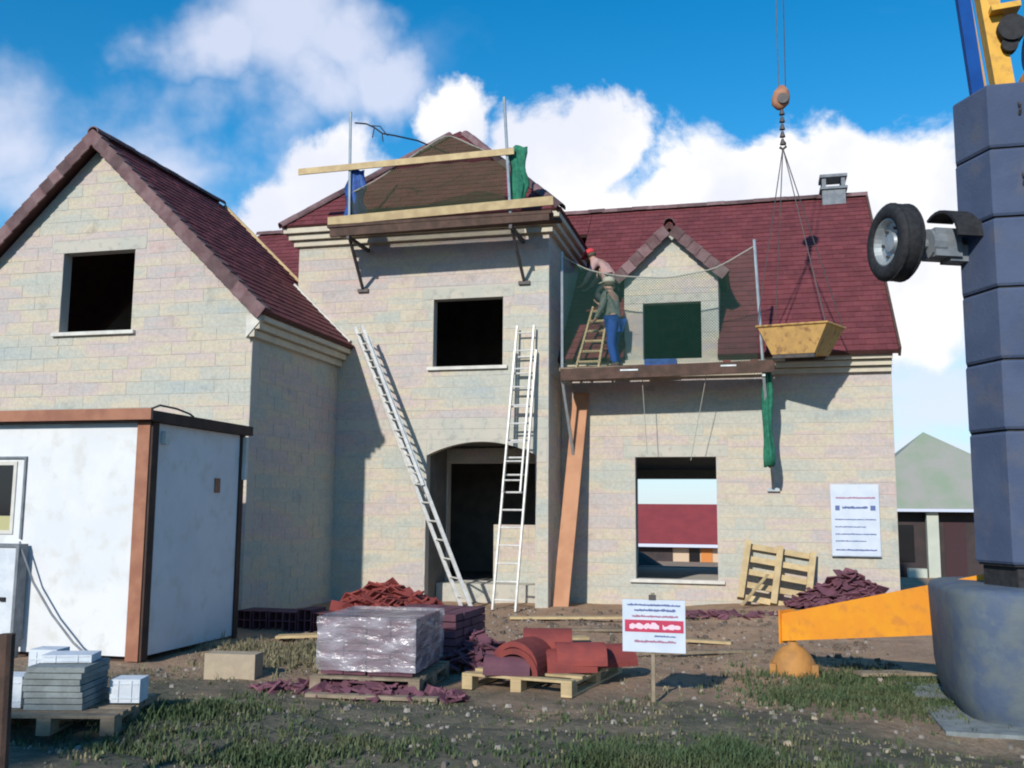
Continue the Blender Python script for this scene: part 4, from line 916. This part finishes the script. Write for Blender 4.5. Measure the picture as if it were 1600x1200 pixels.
for k, (z, s) in enumerate(((1.48,0.025),(1.36,0.025),(1.24,0.03),(1.13,0.025),(0.98,0.035))):
    mb = MB(); words(mb,1.22,1.70 if k % 2 else 1.86,z,s,17.244,10+k); part('text_line', mb, 'ink', WS)
NS = thing('notice_board', 'small white site notice with red band on a thin post', 'sign', (-0.89, 8.6, 0))
part('board', MB().bx(-1.15,-0.62,8.575,8.59,0.42,0.855), 'signw', NS); part('post', MB().bx(-0.91,-0.88,8.592,8.62,-0.1,0.91), 'oldtimber', NS); part('clip', MB().bx(-0.925,-0.865,8.565,8.592,0.855,0.895), 'rust', NS)
part('red_band', MB().bx(-1.13,-0.635,8.573,8.5745,0.585,0.685), 'signr', NS)
mb = MB(); words(mb,-1.09,-0.84,0.605,0.062,8.5725,21); part('text_line', mb, 'inkl', NS); mb = MB(); words(mb,-0.81,-0.66,0.605,0.05,8.5725,22); part('text_line', mb, 'inkl', NS)
for k, (x0,x1,z,h_,mm) in enumerate(((-1.11,-0.66,0.80,0.022,'ink'),(-1.05,-0.70,0.755,0.026,'ink'),(-1.07,-0.68,0.705,0.024,'inkr'),(-0.88,-0.70,0.545,0.018,'ink'),(-1.05,-0.70,0.495,0.026,'inkr'))):
    mb = MB(); words(mb,x0,x1,z,h_,8.574,30+k); part('text_line', mb, mm, NS)

# ------------------------------------------------------------------ two workers
def skin(name, verts, edges, radii, matn, parent=None, root=0, sub=2, loc=None):
    me = bpy.data.meshes.new(name); me.from_pydata([tuple(v) for v in verts], edges, []); me.materials.append(M_[matn])
    o = link(name, me, parent); 
    md = o.modifiers.new('skin', 'SKIN'); md.use_smooth_shade = True
    for i, r in enumerate(radii):
        d = me.skin_vertices[0].data[i]; d.radius = r if isinstance(r, tuple) else (r, r); d.use_root = (i == root)
    s = o.modifiers.new('sub', 'SUBSURF'); s.levels = sub; s.render_levels = sub
    return o
def person(label, loc, rz, J, shirt, trous, capm, scale=0.96):
    """J: joint positions in the person's own frame (facing -x)"""
    names = list(J); idx = {k: i for i, k in enumerate(names)}
    E_ = [('pelvis','spine'),('spine','chest'),('chest','neck'),('neck','skull'),('skull','crown'),('skull','nose')]
    Rr = dict(pelvis=(.11,.13), spine=(.10,.12), chest=(.11,.14), neck=.052, skull=(.085,.075), crown=(.075,.07), nose=.018)
    for s in 'lr':
        E_ += [('chest','sh'+s),('sh'+s,'el'+s),('el'+s,'wr'+s),('wr'+s,'pa'+s),('pelvis','hi'+s),('hi'+s,'kn'+s),('kn'+s,'an'+s),('an'+s,'to'+s)]
        Rr.update({'sh'+s:.055,'el'+s:.038,'wr'+s:.026,'pa'+s:(.036,.018),'hi'+s:.08,'kn'+s:.055,'an'+s:.036,'to'+s:.03})
    verts = [Vector(J[k])*scale for k in names]; rad = [Rr[k] for k in names]; edges = [(idx[a], idx[b]) for a, b in E_]
    for s in 'lr':     # five separate fingers on each hand
        w, p = Vector(J['wr'+s])*scale, Vector(J['pa'+s])*scale; d = (p-w).normalized(); sd2 = d.cross(Vector((0,0,1)));
        if sd2.length < .2: sd2 = Vector((0,1,0))
        sd2.normalize(); nn = d.cross(sd2)
        for f, (o_, ln) in enumerate(((-.030,.075),(-.010,.088),(.010,.082),(.030,.062))):
            a = len(verts); verts += [p+sd2*o_+d*.03, p+sd2*o_+d*(.03+ln*.5)-nn*.008, p+sd2*o_*1.1+d*(.02+ln*.9)-nn*.035]; rad += [.010,.009,.007]; edges += [(idx['pa'+s], a),(a,a+1),(a+1,a+2)]
        a = len(verts); verts += [w+d*.03+sd2*.035, p+sd2*.055+d*.01-nn*.02]; rad += [.011,.009]; edges += [(idx['wr'+s], a),(a,a+1)]
    body = skin('person', verts, edges, rad, 'skin'); body.location = loc; body.rotation_euler = (0,0,rz); LOC[body] = Vector((0,0,0)); tag(body, label, 'person')
    def sub(nm, ks, es, rr, m_): 
        ii = {k: i for i, k in enumerate(ks)}; return skin(nm, [Vector(J[k])*scale if isinstance(k, str) else k for k in ks], [(ii[a], ii[b]) for a, b in es], rr, m_, body)
    sub('shirt', ['spine','pelvis','chest','shl','shr','ell','elr','wrl','wrr'], [('pelvis','spine'),('spine','chest'),('chest','shl'),('chest','shr'),('shl','ell'),('shr','elr'),('ell','wrl'),('elr','wrr')], [(.125,.145),(.13,.15),(.135,.165),.075,.075,.055,.055,.042,.042], shirt)
    sub('trousers', ['pelvis','hil','hir','knl','knr','anl','anr'], [('pelvis','hil'),('pelvis','hir'),('hil','knl'),('hir','knr'),('knl','anl'),('knr','anr')], [(.135,.155),.105,.105,.078,.078,.062,.062], trous)
    for s in 'lr':
        a, t_ = Vector(J['an'+s])*scale, Vector(J['to'+s])*scale
        b = MB(); d = (t_-a); d.z = 0; d.normalize(); q = Vector((-d.y,d.x,0)); z0 = min(a.z,t_.z)-0.055
        rg = lambda u_, w_, h_: [a.xy.to_3d()+d*u_+q*w_+Vector((0,0,z0)), a.xy.to_3d()+d*u_-q*w_+Vector((0,0,z0)), a.xy.to_3d()+d*u_-q*w_*.8+Vector((0,0,z0+h_)), a.xy.to_3d()+d*u_+q*w_*.8+Vector((0,0,z0+h_))]
        b.loft([rg(-.07,.035,.12), rg(0,.045,.13), rg(.10,.05,.075), rg(.19,.03,.05)]); link('boot', b.mesh('boot','shoe',(0,0,0),True), body)
    hd_ = (Vector(J['skull'])+Vector(J['crown']))*0.5*scale; cdir = (Vector(J['crown'])-Vector(J['skull'])).normalized()
    cp = MB(); q1 = cdir.cross(Vector((0,1,0))).normalized(); q2 = cdir.cross(q1)
    cp.loft([[hd_+cdir*z+q1*r*math.cos(t)*1.08+q2*r*math.sin(t) for t in [2*math.pi*k/16 for k in range(16)]] for z, r in ((.02,.104),(.05,.106),(.09,.095),(.12,.065),(.132,.02))])
    fw = Vector(J['nose'])*scale-Vector(J['skull'])*scale; fw = (fw-cdir*fw.dot(cdir)).normalized(); sdv = cdir.cross(fw)
    cp.add([hd_+cdir*.03+sdv*.08, hd_+cdir*.03-sdv*.08, hd_+cdir*.015+fw*.19-sdv*.06, hd_+cdir*.015+fw*.19+sdv*.06, hd_+cdir*.045+sdv*.08, hd_+cdir*.045-sdv*.08, hd_+cdir*.028+fw*.19-sdv*.06, hd_+cdir*.028+fw*.19+sdv*.06], [(0,1,2,3),(7,6,5,4),(0,3,7,4),(1,5,6,2),(2,6,7,3),(0,4,5,1)], .5)
    link('cap', cp.mesh('cap', capm, (0,0,0), True), body)
    hr = MB(); hr.loft([[hd_+cdir*z+q1*r*math.cos(t)*1.05+q2*r*math.sin(t) for t in [2*math.pi*k/16 for k in range(16)]] for z, r in ((-.05,.07),(-.02,.088),(.025,.095))]); link('hair', hr.mesh('hair','shoe',(0,0,0),True), body).location = -fw*0.012
    return body
J1 = dict(pelvis=(0,0,.92), spine=(-.03,0,1.12), chest=(-.07,0,1.34), neck=(-.10,0,1.49), skull=(-.12,0,1.58), crown=(-.12,0,1.69), nose=(-.22,0,1.58),
  shl=(-.08,.19,1.41), ell=(-.24,.26,1.20), wrl=(-.42,.20,1.30), pal=(-.49,.18,1.34), shr=(-.07,-.19,1.41), elr=(-.10,-.27,1.14), wrr=(-.24,-.26,.95), par=(-.30,-.25,.90),
  hil=(-.01,.09,.87), knl=(-.10,.12,.48), anl=(.0,.12,.09), tol=(-.13,.12,.05), hir=(.02,-.09,.87), knr=(-.02,-.10,.47), anr=(.08,-.10,.09), tor=(-.05,-.11,.05))
person('worker in blue trousers and grey top standing on the dormer scaffold', (-2.36,16.80,4.02), R_(-25), J1, 'shirt', 'trous', 'cap', 0.94)
J2 = dict(pelvis=(.16,0,.55), spine=(.06,0,.72), chest=(-.08,0,.88), neck=(-.19,0,.98), skull=(-.26,0,1.05), crown=(-.30,0,1.14), nose=(-.36,0,1.03),
  shl=(-.10,.19,.93), ell=(-.22,.25,.68), wrl=(-.36,.2,.50), pal=(-.42,.18,.46), shr=(-.10,-.19,.93), elr=(-.20,-.26,.68), wrr=(-.34,-.2,.50), par=(-.40,-.18,.46),
  hil=(.13,.10,.52), knl=(-.20,.14,.40), anl=(.02,.14,.10), tol=(-.12,.14,.08), hir=(.13,-.10,.52), knr=(-.14,-.14,.30), anr=(.12,-.12,.02), tor=(-.02,-.12,-.02))
person('worker in red cap and pale shirt crouching on the roof beside the dormer', (-2.72,18.02,5.36), R_(-10), J2, 'pink', 'jean', 'redcap', 0.96)

# ------------------------------------------------------------------ neighbours
NB = thing('neighbour_house', 'dark walled house with grey green hipped roof behind the right corner', 'house', (6.5, 41, -0.9))
c4 = [(2.7,37),(11,37),(11,47),(2.7,47)]; a1, a2 = Vector((6.03,39.4,4.62)), Vector((6.6,44.5,4.62)); e = [Vector((*p, 1.72)) for p in c4]
rfm = MB(); rfm.add([e[0],e[1],a1], [(0,1,2)]); rfm.add([e[1],e[2],a2,a1], [(0,1,2,3)]); rfm.add([e[2],e[3],a2], [(0,1,2)]); rfm.add([e[3],e[0],a1,a2], [(0,1,2,3)]); rfm.add(e, [(3,2,1,0)])
part('roof', rfm, 'hroof', NB); part('gutter', MB().bx(2.6,11.1,36.9,37.0,1.66,1.76), 'fwhite', NB)
part('wall', MB().bx(3.1,10.6,37.6,46.6,-1.2,1.70), 'hwall', NB)
part('pillar', MB().bx(5.68,6.06,37.15,37.5,-1.2,1.68), 'pale', NB)
part('door', MB().bx(6.3,7.0,37.57,37.598,-0.8,1.3), 'maroon', NB); part('window', MB().bx(4.5,5.3,37.57,37.598,-0.1,1.2), 'glass', NB)
part('step', MB().bx(5.0,5.6,37.0,37.4,-0.9,-0.3), 'pale', NB)
FH = thing('far_house', 'low house with plain red roof seen through the ground floor window', 'house', (-7, 93, -3.3))
frm = MB(); frm.prism([(-18,90,-1.3),(-18,95,2.3),(-18,100,-1.3)], (22,0,0)); part('roof', frm, 'fred', FH); part('gutter', MB().bx(-18,4,89.75,89.98,-1.55,-1.28), 'fwhite', FH)
part('wall', MB().bx(-17.5,3.5,90.8,99.5,-3.6,-1.31), 'fcream', FH)
part('window', MB().bx(-6.15,-5.2,90.7,90.79,-3.2,-1.6), 'glass', FH); part('door', MB().bx(-5.1,-4.1,90.7,90.79,-3.5,-1.6), 'forange', FH); part('garage_door', MB().bx(-11,-7.6,90.7,90.79,-3.5,-1.6), 'hwall', FH)
hm = MB(); rings = []
for z, r in ((-0.9,2.0),(-0.3,1.65),(0.1,1.2),(0.45,0.7),(0.62,0.2)):
    rings.append([Vector((-4.0+r*math.cos(t)*(1.15+0.12*mnoise.noise(Vector((math.cos(t)*2,math.sin(t)*2,z)))), 28+r*math.sin(t), z+0.08*mnoise.noise(Vector((math.cos(t)*3,math.sin(t)*3,z*2))))) for t in [2*math.pi*k/28 for k in range(28)]])
solo('earth_heap', hm.loft(rings), 'heap', 'dark earth heap behind the house seen through the window', 'earth heap', smooth=True)
# unseen building behind the viewer, added and sized to shade the lower left
SB = thing('shade_building', 'pale unseen building added behind the viewer to cast shade', 'building', (-6, -12, 0), (0,0,R_(-7)), local=True)
part('wall', MB().bx(-14,-1.6,-4.0,3.9,-0.5,7.0), 'render', SB); part('parapet', MB().bx(-14.2,-1.4,-4.2,4.1,7.01,7.4), 'white', SB)
for i in range(3):
    for z in (1.2, 4.2): part('window', MB().bx(-12+i*4,-10.8+i*4,3.9,3.93,z,z+1.5), 'glass', SB)

# ------------------------------------------------------------------ weeds, stones
def weeds(name, label, n, pick, hmin, hmax, matn, seed):
    rnd = random.Random(seed); vs = []; fs = []; rs = []
    k = 0; tries = 0
    while k < n and tries < n*30:
        tries += 1
        x, y = pick(rnd)
        dn = mnoise.noise(Vector((x*0.8, y*0.8, 9.0)))+0.5*mnoise.noise(Vector((x*2.5, y*2.5, 2.0)))
        if rnd.random() > 0.15+0.85*sst(-0.35, 0.7, dn): continue
        z = gh(x, y); rv = rnd.random()
        for _ in range(rnd.randint(3,6)):
            a = rnd.uniform(0, 6.28); h = rnd.uniform(hmin, hmax)*(0.6+max(0,dn)); w = rnd.uniform(.004,.009)
            ox, oy = x+rnd.uniform(-.03,.03), y+rnd.uniform(-.03,.03); ln = rnd.uniform(.2,.9)*h
            dx, dy = math.cos(a), math.sin(a); b = len(vs)
            vs += [(ox-dy*w, oy+dx*w, z-.01), (ox+dy*w, oy-dx*w, z-.01), (ox+dx*ln*.35+dy*w*.7, oy+dy*ln*.35-dx*w*.7, z+h*.62), (ox+dx*ln*.35-dy*w*.7, oy+dy*ln*.35+dx*w*.7, z+h*.62), (ox+dx*ln, oy+dy*ln, z+h)]
            fs += [(b,b+1,b+2,b+3),(b+3,b+2,b+4)]; rs += [rv, rv]
        k += 1
    me = bpy.data.meshes.new(name); me.from_pydata(vs, [], fs); me.update(); at = me.attributes.new('rnd','FLOAT','FACE'); at.data.foreach_set('value', rs); me.materials.append(M_[matn])
    tag(link(name, me), label, 'weeds', None, 'stuff')
def inb(rnd, x0, x1, y0, y1): return rnd.uniform(x0,x1), y0+(y1-y0)*rnd.random()**1.2
def free(x, y): return not ((-4.0<x<-2.2 and 8.2<y<11) or (-2.7<x<-1.3 and 8.5<y<10.4) or (x<-6.1 and y>9.1) or (-5.6<x<-4.3 and 6.3<y<7.4) or (x>1.4 and y>8))
def pk(x0,x1,y0,y1):
    def f(r):
        while True:
            x, y = inb(r,x0,x1,y0,y1)
            if free(x,y): return x, y
    return f
weeds('grass', 'patchy dark green weeds and grass over the foreground', 2100, pk(-6.5,3.2,3.6,9.0), 0.012, 0.05, 'blade', 1)
weeds('dry_grass', 'dry straw coloured grass among the weeds', 2600, pk(-6.5,3,3.8,12), 0.010, 0.05, 'dry', 2)
weeds('weed_patch', 'thick green weeds under and before the orange outrigger', 3200, lambda r: (r.gauss(1.0,.5), r.gauss(9.5,.5)), 0.03, 0.11, 'blade', 3)
weeds('weed_clump', 'low weeds beside the cabin and wrapped pallet', 1200, lambda r: (r.gauss(-4.7,.6), r.gauss(10.2,.6)), 0.04, 0.14, 'dry', 4)
weeds('weed_clump', 'coarse green clumps along the bottom edge', 2600, lambda r: (r.gauss(-0.3,.65), r.gauss(6.35,.4)), 0.03, 0.11, 'blade', 5)
def stones(name, label, n, x0,x1,y0,y1, smin, smax, matn, seed):
    rnd = random.Random(seed); mb = MB()
    for i in range(n):
        x, y = rnd.uniform(x0,x1), rnd.uniform(y0,y1)
        if not free(x,y): continue
        s = smin+(smax-smin)*rnd.random()**2.5; z = gh(x,y); rv = rnd.random()
        rot = Matrix.Rotation(rnd.uniform(0,6.28),3,'Z')
        base = [Vector((1,0,0)),Vector((.3,.8,0)),Vector((-.7,.6,0)),Vector((-.9,-.4,0)),Vector((.2,-.9,0))]
        lo = [rot@Vector((v.x*s*rnd.uniform(.7,1.1), v.y*s*rnd.uniform(.7,1.1), -s*.3)) for v in base]; hi = [Vector((v.x*.6, v.y*.6, s*rnd.uniform(.45,.8))) for v in lo]
        b = Vector((x,y,z)); mb.add([b+v for v in lo]+[b+v for v in hi], [(5,6,7,8,9)]+[(k,(k+1)%5,5+(k+1)%5,5+k) for k in range(5)], rv)
    tag(link(name, mb.mesh(name, matn)), label, 'stones', None, 'stuff')
weeds('weed_clump', 'green tufts before the ridge tile and wrapped pallets', 900, lambda r: (r.gauss(-3.2,.8), r.gauss(6.3,.3)), 0.03, 0.10, 'blade', 6)
weeds('weed_clump', 'green tufts right of the lower left slabs', 500, lambda r: (r.gauss(-4.1,.3), r.gauss(7.2,.3)), 0.03, 0.12, 'blade', 7)
stones('stones', 'grey stones and rubble strewn over the plot', 3600, -6.3,3.2,3.8,16.0, 0.006, 0.04, 'stone', 11)
stones('pale_stones', 'few pale stones among the weeds', 45, -2.5,2.0,5.0,9.5, 0.012, 0.045, 'beige', 12)
stones('earth_clods', 'brown earth clods near the house foot', 1500, -6.0,3.0,10.5,16.1, 0.01, 0.07, 'dirt2', 13)
